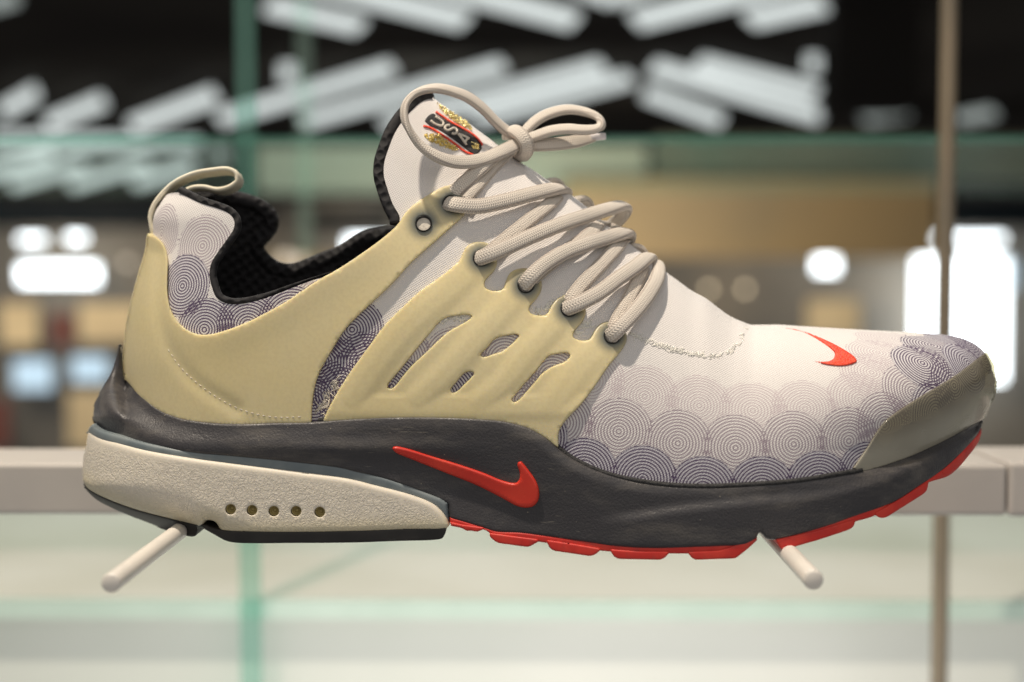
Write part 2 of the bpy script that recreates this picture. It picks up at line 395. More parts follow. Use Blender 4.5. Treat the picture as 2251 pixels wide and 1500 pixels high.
def patch(sections, holes=(), spacing=8.0, dense=None, edge_r=8.0, hole_r=4.0, step=5.0, rings=True, smooth=0, linear=False):
    """triangulate a traced outline. sections = [(points, kind)], kind 'e' plain edge, 's' seam on the centre plane.
    returns px, py, tris, distance to plain edges, seam mask, boundary edges [(i, j, kind)]"""
    pts, kinds = [], []
    for sp, k in sections:
        if linear:
            sp = np.asarray(sp, float)
            c = np.vstack([np.linspace(sp[i], sp[i + 1], max(2, int(np.linalg.norm(sp[i + 1] - sp[i]) / step) + 1))[:-1] for i in range(len(sp) - 1)] + [sp[-1:]])
        else: c = catmull(sp, step)
        if k == 'e':
            for _ in range(smooth): c[1:-1] = (c[:-2] + 2 * c[1:-1] + c[2:]) / 4
        pts.append(c[:-1]); kinds += [k] * (len(c) - 1)
    outer = np.vstack(pts); no = len(outer)
    loops = [outer]; allk = [kinds]
    for hl in holes:
        c = catmull(hl, min(step, 4.0), True); loops.append(c); allk.append(['h'] * len(c))
    area = lambda L: 0.5 * np.sum(L[:, 0] * np.roll(L[:, 1], -1) - np.roll(L[:, 0], -1) * L[:, 1])
    B, E, EK = [], [], []
    off = 0
    segE, segS, segH = [], [], []
    extra = []
    for li, (L, ks) in enumerate(zip(loops, allk)):
        n = len(L)
        for i in range(n):
            E.append((off + i, off + (i + 1) % n)); EK.append(ks[i])
            (segS if ks[i] == 's' else segH if ks[i] == 'h' else segE).append((L[i], L[(i + 1) % n]))
        sgn = 1.0 if area(L) > 0 else -1.0
        if li > 0: sgn = -sgn
        mid = (L + np.roll(L, -1, 0)) / 2; tg = np.roll(L, -1, 0) - L
        ln = np.maximum(np.linalg.norm(tg, axis=1, keepdims=True), 1e-9)
        nn = np.stack([-tg[:, 1], tg[:, 0]], 1) / ln * sgn
        if rings:
            for kk in ('e', 's', 'h'):
                selm = np.array([k == kk for k in ks])
                if not selm.any(): continue
                rr = {'e': [edge_r * f for f in (.12, .35, .7, 1.0)], 's': [.4, 1.2, 2.6, 4.8, 8.0, 12.5, 18.0], 'h': [hole_r * f for f in (.15, .4, .75, 1.0)]}[kk]
                for r in rr:
                    extra.append(np.column_stack([mid[selm] + nn[selm] * r, np.full(selm.sum(), r)]))
        B.append(L); off += n
    Bp = np.vstack(B)
    segs_all = np.array([s for s in segE + segS + segH])
    def dist_to(q, segs):
        if len(segs) == 0: return np.full(len(q), 1e6)
        return segdist(q, np.asarray(segs))
    cand = []
    if extra:
        ex = np.vstack(extra)
        dd = dist_to(ex[:, :2], segs_all); ok = (dd > ex[:, 2] * 0.88) & inside(ex[:, 0], ex[:, 1], loops)
        cand.append(ex[ok, :2])
    x0, y0 = outer.min(0); x1, y1 = outer.max(0)
    def grid(s):
        gx, gy = np.meshgrid(np.arange(x0, x1, s), np.arange(y0, y1, s * .87))
        gx = gx + (np.arange(gx.shape[0]) % 2)[:, None] * s / 2
        return np.stack([gx.ravel(), gy.ravel()], 1)
    g = grid(spacing)
    if dense is not None:
        ds, dfn = dense
        g2 = grid(ds); g2 = g2[dfn(g2[:, 0], g2[:, 1])]
        g = np.vstack([g[~dfn(g[:, 0], g[:, 1])], g2])
    g = g[inside(g[:, 0], g[:, 1], loops)]
    dd = dist_to(g, segs_all)
    mn = (edge_r * 1.15 if rings else spacing * .5)
    if len(segE) == 0: mn = 3
    de = dist_to(g, segE); dh = dist_to(g, segH)
    g = g[(dd > 2.0) & (de > min(mn, spacing)) & (dh > hole_r * 1.1)]
    cand.append(g)
    Q = np.vstack([Bp] + cand)
    res = delaunay_2d_cdt([Vector((float(a), float(b))) for a, b in Q], E, [], 0, 1e-4)
    V2 = np.array([(v.x, v.y) for v in res[0]]); T = np.array([f for f in res[2] if len(f) == 3])
    cen = V2[T].mean(1)
    T = T[inside(cen[:, 0], cen[:, 1], loops)]
    used = np.unique(T); remap = -np.ones(len(V2), int); remap[used] = np.arange(len(used))
    T = remap[T]; P2 = V2[used]
    # orientation: counter-clockwise as seen in image (y down) -> flip so that normals face the camera
    a, b, c = P2[T[:, 0]], P2[T[:, 1]], P2[T[:, 2]]
    cr = (b[:, 0] - a[:, 0]) * (c[:, 1] - a[:, 1]) - (b[:, 1] - a[:, 1]) * (c[:, 0] - a[:, 0])
    T[cr > 0] = T[cr > 0][:, ::-1]
    dE = dist_to(P2, segE); dS = dist_to(P2, segS); dH = dist_to(P2, segH)
    cnt = {}
    for f in T:
        for i in range(3):
            e = (int(f[i]), int(f[(i + 1) % 3])); cnt[tuple(sorted(e))] = cnt.get(tuple(sorted(e)), []) + [e]
    bd = [v[0] for v in cnt.values() if len(v) == 1]
    return dict(px=P2[:, 0], py=P2[:, 1], T=T, dE=dE, dS=dS, dH=dH, seam=dS < 0.05, bd=bd)

def lift(pt, df, h=0.0, r=8.0, sink=0.0, hole_r=None, relief=None, mirror=False, close=False, far_only=False):
    px, py = pt['px'], pt['py']
    prof = lambda d, rr: np.sqrt(np.maximum(1 - (1 - np.clip(d / rr, 0, 1)) ** 2, 0))
    hh = h if relief is None else h + relief(px, py)
    k = prof(pt['dE'], r)
    if hole_r: k = np.minimum(k, prof(pt['dH'], hole_r))
    off = (hh + sink) * k - sink
    off = np.where(pt['seam'] & (pt['dE'] > 1), hh, off)
    P, n = surf_pt(px, py, df, off)
    P[pt['seam'], 1] = 0.0
    P[:, 1] = np.minimum(P[:, 1], 0.0)
    T = pt['T']
    idx = np.arange(len(px)); src = idx.copy()
    if far_only:
        P = P * np.array([1, -1, 1]); T = T[:, ::-1]
        return P, T, src
    F = [tuple(f) for f in T]
    if mirror:
        m_i = np.where(pt['seam'], idx, 0); nn = (~pt['seam']).sum()
        m_i[~pt['seam']] = len(px) + np.arange(nn)
        P = np.vstack([P, P[~pt['seam']] * np.array([1, -1, 1])])
        src = np.concatenate([idx, idx[~pt['seam']]])
        F += [tuple(f) for f in m_i[T][:, ::-1]]
        if close:
            for (i, j) in pt['bd']:
                if pt['dH'][i] < .05 or (pt['seam'][i] and pt['seam'][j]): continue
                q = [j, i, m_i[i], m_i[j]]
                q = [x for kx, x in enumerate(q) if x not in q[:kx]]
                if len(q) >= 3: F.append(tuple(q))
    return P, F, src

# ------------------------------------------------------------------ the shoe
BASE = np.array(W(1125, 1215, 0.0))
shoe = bpy.data.objects.new('running_shoe', None); col.objects.link(shoe); shoe.location = BASE.tolist()
tag(shoe, 'white running shoe with beige side cage, charcoal midsole and red sole resting on two pegs', 'shoe')
def part(name, V, F, material, parent=shoe, **kw): return finish(name, V, F, material, parent, BASE, **kw)

RIM = [(365, 428), (380, 424), (398, 424), (411, 430), (443, 446), (483, 459), (505, 469), (517, 483), (517, 502), (502, 526), (483, 553), (467, 579), (463, 606),
       (469, 633), (478, 654), (497, 666), (523, 669), (563, 662), (603, 649), (643, 633), (683, 618), (744, 598), (808, 556), (850, 522), (873, 497)]
TONGUE = [(873, 497), (879, 480), (863, 448), (851, 413), (844, 387), (845, 357), (855, 325), (868, 293), (886, 265), (905, 243), (919, 229), (935, 219), (951, 215)]
VP = np.array([1151., 593.])
def far_eq(p, d=0.027):
    return tuple(VP + (np.array(p) - VP) * (D + d) / (D - d))
FARRIM = [far_eq(p) for p in [(510, 439), (550, 444), (577, 454), (593, 467), (600, 482), (597, 500), (586, 515), (571, 531), (565, 547), (571, 561), (584, 577),
                              (600, 589), (620, 595), (645, 594), (670, 586), (710, 570), (750, 555), (800, 525)]]
FARRIM = [(365, 428), (380, 424), (398, 424)] + FARRIM + [(835, 500), (873, 480)]
xs = np.concatenate([np.arange(951, 2140, 12), np.arange(2140, 2188, 4)])
ridge_sec = [(951, 215)] + [(x, float(ridge(x))) for x in xs[1:]] + [(2188, 840), (2187, 855), (2180, 880), (2163, 914), (2146, 938)]
bot_sec = [(2146, 938)] + [(x, float(mtop(x)) + 22) for x in range(2090, 300, -40)] + [(288, 868), (279, 850)]
back_sec = [(279, 850)] + [(float(back_up(y)), y) for y in range(820, 440, -15)] + [(365, 428)]

CIRC = [  # groups drawn one over the other: (tone, [(px, py)...])
    (0.25, [(1300, 838), (1417, 872), (1537, 892), (1655, 903), (1770, 899), (1890, 879), (1916, 819), (1930, 775), (1944, 741)]),
    (0.58, [(1235, 930), (1360, 949), (1490, 975), (1617, 985), (1745, 977), (1866, 970), (1945, 935), (2006, 861)]),
    (0.85, [(2028, 798), (2050, 759), (2098, 848), (2055, 905)]),
    (1.00, [(1175, 960), (1284, 1037), (1413, 1054), (1545, 1078), (1675, 1078), (1800, 1066), (1905, 1045), (2132, 803), (2143, 762), (2095, 742), (2000, 1000)]),
    (0.50, [(445, 541), (355, 515), (620, 690), (700, 650)]),
    (0.55, [(880, 790), (1000, 790), (1110, 790), (1215, 830), (1150, 880)]),
    (0.92, [(401, 629), (449, 725), (545, 715), (640, 700), (774, 725), (705, 797), (806, 800), (860, 850), (750, 860), (980, 865), (690, 880)]),
]
def ring_print(P, px, py):
    out = np.zeros((len(P), 3)); out[:, :2] = 1.0
    for tone, cs in CIRC:
        c = np.array(cs, float)
        Cc, _ = surf_pt(c[:, 0], c[:, 1], d_up, np.zeros(len(c)))
        Pn = P * np.array([1, -1, 1]) if P[:, 1].mean() > 0 else P
        dd = np.sqrt(((Pn[:, None, :] - Cc) ** 2).sum(2)); dd.sort(axis=1)
        ins = dd[:, 0] < RAD
        out[ins, 0] = dd[ins, 0]; out[ins, 1] = np.where(dd[ins, 1] < RAD, dd[ins, 1], 1.0); out[ins, 2] = tone
    return out
call = np.vstack([np.array(c, float) for _, c in CIRC])
def near_print(x, y):
    r = np.full(len(x), False)
    for cx, cy in call: r |= (x - cx) ** 2 + (y - cy) ** 2 < 88 ** 2
    return r
def build_fabric():
    pt = patch([(back_sec, 's'), (RIM, 'e'), (TONGUE, 'e'), (ridge_sec, 's'), (bot_sec, 'e')], spacing=8, dense=(3.4, near_print), edge_r=5)
    P, F, src = lift(pt, d_up, 0.0, 5.0, 0.0)
    pt2 = patch([(back_sec, 's'), (FARRIM, 'e'), (TONGUE, 'e'), (ridge_sec, 's'), (bot_sec, 'e')], spacing=9, dense=(5.0, near_print), edge_r=5)
    P2, F2, _ = lift(pt2, d_up, 0.0, 5.0, 0.0, far_only=True)
    # weld the far half to the near half along the seam
    key = {}
    for i in np.where(pt['seam'])[0]: key[(round(pt['px'][i], 2), round(pt['py'][i], 2))] = i
    mp = np.zeros(len(P2), int); keep = []
    for j in range(len(P2)):
        k = key.get((round(pt2['px'][j], 2), round(pt2['py'][j], 2))) if pt2['seam'][j] else None
        if k is not None: mp[j] = k
        else: mp[j] = len(P) + len(keep); keep.append(j)
    pr = np.vstack([ring_print(P, 0, 0), ring_print(P2, 0, 0)[keep]])
    V = np.vstack([P, P2[keep]]); Fs = list(F) + [tuple(mp[list(f)]) for f in F2]
    uv = np.vstack([np.stack([pt['px'], pt['py']], 1), np.stack([pt2['px'], pt2['py']], 1)[keep]]) / 100.
    return part('upper', V, Fs, 'fabric', uv=uv, attrs={'print': pr})
upper = build_fabric()
tag(upper, 'white knit upper printed with purple concentric rings')

# ------------------------------------------------------------------ sweeps (rolls, laces, straps)
def sweep(path, a, b, wide=None, seg=16, closed_ends=True, step_mm=0.8, taper=None, power=2.2):
    """tube along 3D path; half-width a along the 'wide' direction, half-thickness b across it (metres)"""
    P = catmull(np.asarray(path)[:, :3] * 1000, step_mm) / 1000 if len(path) < 400 else np.asarray(path)
    keyp = np.asarray(path)[:, :3]
    T = np.gradient(P, axis=0); T /= np.maximum(np.linalg.norm(T, axis=1, keepdims=True), 1e-12)
    n = len(P)
    s = np.concatenate([[0], np.cumsum(np.linalg.norm(np.diff(P, axis=0), axis=1))])
    if wide is None: wide = np.tile([0, 0, 1.0], (len(keyp), 1))
    wide = np.asarray(wide, float)
    if wide.ndim == 1: wide = np.tile(wide, (n, 1))
    else:
        ki = [int(np.argmin(((P - k) ** 2).sum(1))) for k in keyp]; ki = np.maximum.accumulate(ki)
        wide = np.stack([np.interp(np.arange(n), ki, wide[:, c]) for c in range(3)], 1)
    wd = wide - (wide * T).sum(1, keepdims=True) * T; wd /= np.maximum(np.linalg.norm(wd, axis=1, keepdims=True), 1e-9)
    nr = np.cross(T, wd)
    th = np.arange(seg) / seg * 2 * math.pi
    cs = np.sign(np.cos(th)) * np.abs(np.cos(th)) ** (2 / power); sn = np.sign(np.sin(th)) * np.abs(np.sin(th)) ** (2 / power)
    tp = np.ones(n) if taper is None else taper(s / s[-1], s)
    V = P[:, None, :] + (wd[:, None, :] * (cs * a)[None, :, None] + nr[:, None, :] * (sn * b)[None, :, None]) * tp[:, None, None]
    F = []
    for i in range(n - 1):
        for j in range(seg):
            k = (j + 1) % seg
            F.append((i * seg + j, (i + 1) * seg + j, (i + 1) * seg + k, i * seg + k))
    V = V.reshape(-1, 3)
    if closed_ends:
        F.append(tuple(range(seg))); F.append(tuple((n - 1) * seg + j for j in reversed(range(seg))))
    uv = np.stack([np.tile(th / (2 * math.pi), n), np.repeat(s * 1000, seg)], 1)
    ed = np.tile((np.abs(np.abs(np.cos(th)) - math.cos(math.radians(36))) < 0.02).astype(float), n)
    return V, F, uv, ed

# ------------------------------------------------------------------ collar lining
def d_in(px, py): return np.maximum(d_up(px, py) - 0.0030 * ell((px - back_up(py)) / 120.), 0)
def build_lining():
    bsec = [(290, 800)] + [(float(back_up(y)), y) for y in range(780, 440, -15)] + [(365, 428)]
    bot = [(1150, float(ridge(1150)) + 12), (1150, 820), (700, 860), (330, 840), (290, 800)]
    rdg = [(951, 215)] + [(x, float(ridge(x))) for x in range(965, 1151, 12)]
    tng = [(p[0] + 2, p[1] + 2) for p in TONGUE[:-1]] + [(951, 215)]
    pn = patch([(bsec, 's'), (RIM, 'e'), (tng, 'e'), (rdg, 's'), ([rdg[-1], bot[0], bot[1]], 'e'), (bot[1:], 'e')], spacing=12, edge_r=5)
    Pn, Fn, _ = lift(pn, d_in, 0, 5, 0)
    pf = patch([(bsec, 's'), (FARRIM, 'e'), (tng, 'e'), (rdg, 's'), ([rdg[-1], bot[0], bot[1]], 'e'), (bot[1:], 'e')], spacing=12, edge_r=5)
    Pf, Ff, _ = lift(pf, d_in, 0, 5, 0, far_only=True)
    V = np.vstack([Pn, Pf]); F = list(Fn) + [tuple(np.array(f) + len(Pn)) for f in Ff]
    return part('collar_lining', V, F, 'lining')
lining = build_lining()
def roll(name, px_pts, df, r_w, r_n, inset, far=False, parent=lining, taper=None):
    c = catmull(px_pts, 4.0)
    tg = np.gradient(c, axis=0); tg /= np.linalg.norm(tg, axis=1, keepdims=True)
    nn = np.stack([tg[:, 1], -tg[:, 0]], 1)
    q = c + nn * inset
    P = W(q[:, 0], q[:, 1], -np.maximum(df(c[:, 0], c[:, 1]) - 0.0012, 0.0))
    # gentle smoothing
    for _ in range(3): P[1:-1] = (P[:-2] + 2 * P[1:-1] + P[2:]) / 4
    if far: P = P * np.array([1, -1, 1])
    wide = np.stack([nn[:, 0], np.zeros(len(nn)), -nn[:, 1]], 1)
    V, F, uv, ed = sweep(P[::2], r_w, r_n, wide[::2], 14, step_mm=1.2, taper=taper)
    return part(name, V, F, 'lining', parent=parent)
roll('collar_roll', RIM[2:-3], d_up, 0.0012, 0.0015, 5.0, taper=lambda u, s: 1 - 0.9 * sstep(u, .62, .98))
roll('collar_roll', FARRIM[2:], d_up, 0.0026, 0.0030, 0.0, True)
roll('tongue_binding', [(880, 492)] + TONGUE[1:-1] + [(945, 217)], d_up, 0.0019, 0.0016, 10.0)
roll('tongue_binding', [(880, 492)] + TONGUE[1:-1] + [(945, 217)], d_up, 0.0019, 0.0016, 8.0, True)

# ------------------------------------------------------------------ heel cage and midfoot cage
EYE = [(931, 491), (991, 447), (1058, 567), (1156, 626), (1251, 678), (1346, 738)]
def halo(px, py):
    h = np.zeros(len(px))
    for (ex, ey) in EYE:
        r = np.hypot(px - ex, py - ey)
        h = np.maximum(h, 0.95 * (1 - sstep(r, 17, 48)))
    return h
HC_IN = [(334, 513), (349, 524), (361, 537), (370, 566), (369, 610), (369, 643), (377, 683), (398, 715), (430, 734), (457, 736), (497, 726), (550, 705), (630, 662), (697, 617), (744, 591), (808, 548), (853, 514), (878, 489),
         (887, 472), (905, 453), (940, 429), (972, 411), (993, 406), (1012, 413), (1023, 429), (1027, 450), (1024, 471), (1012, 483)]
HC_R = [(1012, 483), (988, 504), (961, 528), (929, 556), (904, 578), (862, 625), (811, 673), (760, 724), (728, 775), (700, 826), (689, 873), (686, 908), (686, 930)]
hc_bot = [(686, 930)] + [(x, float(mtop(x)) + 6) for x in range(650, 330, -30)] + [(310, 878), (290, 855), (279, 835)]
hc_back = [(279, 835)] + [(float(back_up(y)), y) for y in range(815, 525, -15)] + [(334, 513)]
def circle(c, r, n=16): return [(c[0] + r * math.cos(k / n * 2 * math.pi), c[1] + r * math.sin(k / n * 2 * math.pi)) for k in range(n)]
def hc_relief(px, py):
    # rolled lip round the collar notch, shallow valley behind the heel
    dd = polydist(px, py, catmull(HC_IN[:16], 6))
    r = 0.0006 * np.exp(-(dd / 45) ** 2)
    v = polydist(px, py, catmull([(352, 560), (348, 640), (352, 700), (375, 770), (430, 840), (520, 900)], 6))
    return r - 0.0006 * np.exp(-(v / 16) ** 2) + 0.0005 * sstep(px, 560, 700)
pt = patch([(hc_back, 's'), (HC_IN, 'e'), (HC_R, 'e'), (hc_bot, 'e')], [circle(EYE[0], 16), circle(EYE[1], 16)], spacing=9, edge_r=3.2, hole_r=3, smooth=10)
P, F, src = lift(pt, d_up, 0.0013, 3.2, 0.0004, 3, hc_relief, mirror=True)
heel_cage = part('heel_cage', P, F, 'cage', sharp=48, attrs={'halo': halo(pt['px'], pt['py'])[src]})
tag(heel_cage, 'smooth beige plastic heel cage with long strap to the top eyelets')

MC_OUT = [(707, 929), (728, 886), (760, 832), (808, 765), (846, 714), (885, 675), (923, 640), (968, 608), (1000, 582), (1010, 573), (1016, 557), (1025, 542), (1038, 534), (1058, 531), (1075, 536), (1088, 550),
          (1093, 570), (1092, 586), (1085, 599), (1067, 617), (1065, 629), (1074, 637), (1104, 636), (1111, 620), (1120, 600), (1137, 591), (1156, 589), (1174, 596), (1187, 608), (1192, 625), (1189, 643),
          (1177, 661), (1164, 675), (1164, 686), (1174, 692), (1202, 691), (1208, 678), (1220, 660), (1236, 650), (1252, 646), (1270, 653), (1283, 667), (1289, 686), (1281, 708), (1262, 730), (1260, 741), (1271, 747),
          (1296, 746), (1306, 726), (1320, 711), (1340, 706), (1360, 712), (1374, 726), (1379, 742), (1375, 758), (1359, 781)]
MC_R = [(1359, 781), (1338, 806), (1308, 850), (1275, 893), (1244, 925), (1229, 950), (1229, 988)]
MC_B = [(1229, 988), (1215, 978), (1195, 962), (1160, 944), (1112, 931), (1032, 925), (936, 921), (840, 922), (760, 926), (707, 929)]
def cr5(l): return [(680 + x / 3.125, 480 + y / 3.125) for x, y in l]
SLOTS = [cr5([(540, 1148), (553, 1168), (577, 1160), (640, 1082), (700, 1012), (800, 920), (880, 842), (960, 775), (1050, 722), (1100, 690), (1110, 675), (1092, 665), (1020, 670), (930, 690), (890, 720), (840, 780), (780, 850), (700, 950), (620, 1050), (565, 1115)]),
         cr5([(1180, 938), (1197, 950), (1260, 932), (1330, 910), (1380, 870), (1428, 822), (1437, 808), (1420, 800), (1360, 808), (1290, 823), (1265, 840), (1230, 885)]),
         cr5([(973, 1180), (985, 1195), (1010, 1188), (1060, 1140), (1118, 1082), (1128, 1065), (1110, 1055), (1075, 1060), (1050, 1080), (1010, 1130)]),
         cr5([(1393, 1245), (1405, 1260), (1430, 1252), (1470, 1210), (1540, 1130), (1600, 1062), (1680, 1012), (1750, 985), (1782, 957), (1787, 938), (1770, 928), (1700, 935), (1650, 945), (1620, 975), (1560, 1050), (1480, 1140), (1420, 1210)])]
RIBS = [([(1050, 575), (985, 640), (900, 715), (830, 800), (775, 880)], 36), ([(1150, 632), (1070, 720), (1000, 800), (920, 880)], 34),
        ([(1245, 684), (1165, 770), (1100, 850), (1050, 890)], 32), ([(1340, 742), (1280, 800), (1230, 870), (1190, 920)], 40)]
def mc_relief(px, py):
    r = np.zeros(len(px))
    for pts, wd in RIBS:
        c = catmull(pts, 6); dd = polydist(px, py, c)
        r = np.maximum(r, 0.00055 * (1 - sstep(dd, wd * .25, wd * 1.2)))
    r = np.where(py > 870, np.maximum(r, 0.00055 * sstep(py, 835, 915)), r)
    # dimples under the slots
    return r * (1 - 0.5 * sstep(py, 905, 930))
mcpt = patch([(MC_OUT, 'e'), (MC_R, 'e'), (MC_B, 'e')], SLOTS + [circle(e, 16) for e in EYE[2:]], spacing=7, edge_r=3.2, hole_r=3.2, smooth=3)
P, F, src = lift(mcpt, d_up, 0.0014, 3.2, 0.0005, 3.2, mc_relief)
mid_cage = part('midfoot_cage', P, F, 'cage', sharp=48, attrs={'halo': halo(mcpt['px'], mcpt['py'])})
tag(mid_cage, 'beige ribbed midfoot cage with slanted slots and four lace eyelets')
P, F, src = lift(mcpt, d_up, 0.0014, 3.2, 0.0005, 3.2, mc_relief, far_only=True)
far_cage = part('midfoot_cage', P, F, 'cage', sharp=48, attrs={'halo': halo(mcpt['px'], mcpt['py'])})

# eyelets: dark rings with a dark bore
def eyelet(c, parent, far=False, cover=None):
    o, n = surf_pt(np.array([c[0]]), np.array([c[1]]), d_up, np.array([0.0024])); o, n = o[0], n[0]
    if far: o = o * [1, -1, 1]; n = n * [1, -1, 1]
    up = np.array([0, 0, 1.0]); u = np.cross(up, n); u /= np.linalg.norm(u); v = np.cross(n, u)
    prof = [(0.0026, -0.0016), (0.00258, -0.0003), (0.00248, 0.0000), (0.00235, 0.0000), (0.0022, -0.0003), (0.0021, -0.0026), (0.0004, -0.0027)]
    N = 24; V, F = [], []
    for r, z in prof:
        for k in range(N):
            th = k / N * 2 * math.pi; V.append(o + (u * math.cos(th) + v * math.sin(th)) * r + n * z)
    for i in range(len(prof) - 1):
        for k in range(N):
            F.append((i * N + k, i * N + (k + 1) % N, (i + 1) * N + (k + 1) % N, (i + 1) * N + k))
    F.append(tuple((len(prof) - 1) * N + k for k in range(N)))
    e = part('eyelet', V, F, 'eyelet', parent=parent)
    if cover:
        V = [o - n * 0.0009] + [o - n * 0.0010 + (u * math.cos(k / N * 2 * math.pi) + v * math.sin(k / N * 2 * math.pi)) * 0.0021 for k in range(N)]
        part('fabric_plug', V, [(0, 1 + k, 1 + (k + 1) % N) for k in range(N)], cover, parent=e)
    return e
eyelet(EYE[0], heel_cage, cover='cream_thread'); eyelet(EYE[1], heel_cage)
for e in EYE[2:]: eyelet(e, mid_cage); eyelet(e, far_cage, True)
for e in EYE[:2]: eyelet(e, heel_cage, True)

# stitching dashes on the heel cage
def dashes(name, pts, df, off, dash, gap, r, material, parent, jitter=0.0):
    c = catmull(pts, 1.0); s = np.concatenate([[0], np.cumsum(np.linalg.norm(np.diff(c, axis=0), axis=1))])
    V, F = [], []; p = 0.0
    while p + dash < s[-1]:
        q = np.stack([np.interp(np.linspace(p, p + dash, 4), s, c[:, k]) for k in (0, 1)], 1)
        q[:, 1] += rng.normal(0, jitter)
        Pq, _ = surf_pt(q[:, 0], q[:, 1], df, off + hc_relief(q[:, 0], q[:, 1]) + np.array([-.0002, .00008, .00008, -.0002]))
        v, f, _, _ = sweep(Pq, r, r, np.array([0, 0, 1.0]), 5, step_mm=0.6)
        F += [tuple(np.array(x) + len(V)) for x in f]; V += list(v); p += dash + gap
    o = part(name, V, F, material, parent=parent); o['kind'] = 'stuff'; return o
dashes('stitching', [(369, 768), (395, 805), (425, 835), (460, 862), (500, 887), (540, 904), (580, 914), (620, 918), (670, 916)], d_up, 0.0013, 8, 5, 0.00013, 'cream_thread', heel_cage)

# ------------------------------------------------------------------ midsole, trim, heel cushion, outsoles
def cA(l, ox=780, oy=900, s=3.5717): return [(ox + x / s, oy + y / s) for x, y in l]
TRIM_U = [(203, 932), (220, 945), (262, 957), (318, 973), (402, 988), (514, 998), (626, 1009), (750, 1025), (780, 1033), (836, 1046), (892, 1065), (937, 1082), (970, 1096), (984, 1106)]
TRIM_L = [(189, 943), (220, 962), (262, 974), (318, 989), (402, 1004), (514, 1019), (626, 1033), (750, 1049), (780, 1055), (822, 1066), (878, 1080), (920, 1093), (950, 1106), (970, 1122), (983, 1140)]
SOLE_TOP = [(989, 1138), (1018, 1146), (1063, 1160), (1091, 1168), (1144, 1171), (1200, 1178), (1284, 1190), (1353, 1199), (1433, 1203), (1513, 1201), (1593, 1198), (1638, 1196), (1657, 1186), (1664, 1180)]
SOLE_TOP2 = [(1702, 1184), (1726, 1180), (1806, 1158), (1875, 1134), (1966, 1101), (2013, 1072), (2076, 1029), (2123, 985), (2148, 957), (2160, 941)]
mb = [(262, 752)]
m_back = [(214, 938), (206, 930), (203, 918), (206, 892), (218, 865), (231, 840), (250, 800), (262, 752)]
m_bot = [(2160, 941)] + [(x, y + 3) for x, y in SOLE_TOP2[::-1][1:]] + [(1694, 1187), (1683, 1184), (1678, 1177), (1669, 1171), (1664, 1180)] + [(x, y + 3) for x, y in SOLE_TOP[::-1][1:]]
m_bot2 = [m_bot[-1], (986, 1120), (984, 1110)] + [(x, y + 6) for x, y in TRIM_U[::-1][1:-1]] + [(214, 938)]
pt = patch([(m_back, 's'), (MTOP, 'e'), ([(2160, 914), (2161, 928), (2160, 941)], 's'), (m_bot, 'e'), (m_bot2, 'e')], spacing=9, edge_r=7)
P, F, src = lift(pt, d_mid, 0.0, 7, 0.0012, mirror=True, close=True)
midsole = part('midsole', P, F, 'midsole', sharp=55)
tag(midsole, 'charcoal foam midsole with leathery grain')

def solid(name, outline_top, outline_bot, df, material, seam_left=None, seam_right=None, holes=(), edge_r=8, sink=0.001, h=0.0, spacing=9, parent=shoe, hole_r=3, attrs=None, relief=None, linear=False):
    secs = [(outline_top, 'e')]
    secs.append((seam_right, 's') if seam_right else ([outline_top[-1], outline_bot[0]], 'e'))
    secs.append((outline_bot, 'e'))
    secs.append((seam_left, 's') if seam_left else ([outline_bot[-1], outline_top[0]], 'e'))
    pt = patch(secs, holes, spacing=spacing, edge_r=edge_r, hole_r=hole_r, linear=linear, smooth=1 if linear else 0)
    P, F, src = lift(pt, df, h, edge_r, sink, hole_r if holes else None, relief, mirror=True, close=True)
    at = {k: f(pt['px'], pt['py'])[src] for k, f in (attrs or {}).items()}
    return part(name, P, F, material, parent=parent, sharp=55, attrs=at)

trim = solid('heel_trim', TRIM_U, TRIM_L[::-1] if False else [(987, 1142)] + [(x, y + 8) for x, y in TRIM_L[::-1]], lambda x, y: d_sole(x, y, back_c, -0.4), 'trim',
             seam_left=[(189, 951), (196, 938), (203, 932)], edge_r=10, sink=0.0012)
CUSH_B = [(988, 1155), (981, 1162), (878, 1166), (780, 1169), (654, 1171), (542, 1170), (500, 1168), (486, 1165), (475, 1149), (464, 1144), (452, 1145), (446, 1153), (434, 1156), (416, 1152), (374, 1142), (318, 1128), (262, 1110), (220, 1092), (192, 1076), (180, 1065)]
VENT = [(507, 1120), (554, 1122), (602, 1124), (651, 1124), (703, 1126)]
cb = catmull(CUSH_B, 6)
ct = catmull(TRIM_L, 6)
cush = solid('heel_cushion', TRIM_L, CUSH_B, lambda x, y: d_sole(x, y, back_c, 0.9), 'cushion',
             seam_left=[(180, 1065), (181, 1040), (184, 1000), (191, 943 + 1), (189, 943)][:4] + [(189, 943)], seam_right=None, holes=[circle(v, 10.5, 14) for v in VENT], edge_r=13, sink=0.0016, spacing=8, hole_r=3,
             attrs={'edge': lambda x, y: np.exp(-(polydist(x, y, cb) / 26) ** 2), 'grain': lambda x, y: sstep(polydist(x, y, ct), 8, 40)})
tag(cush, 'off-white textured plastic heel cushion with five vent holes')
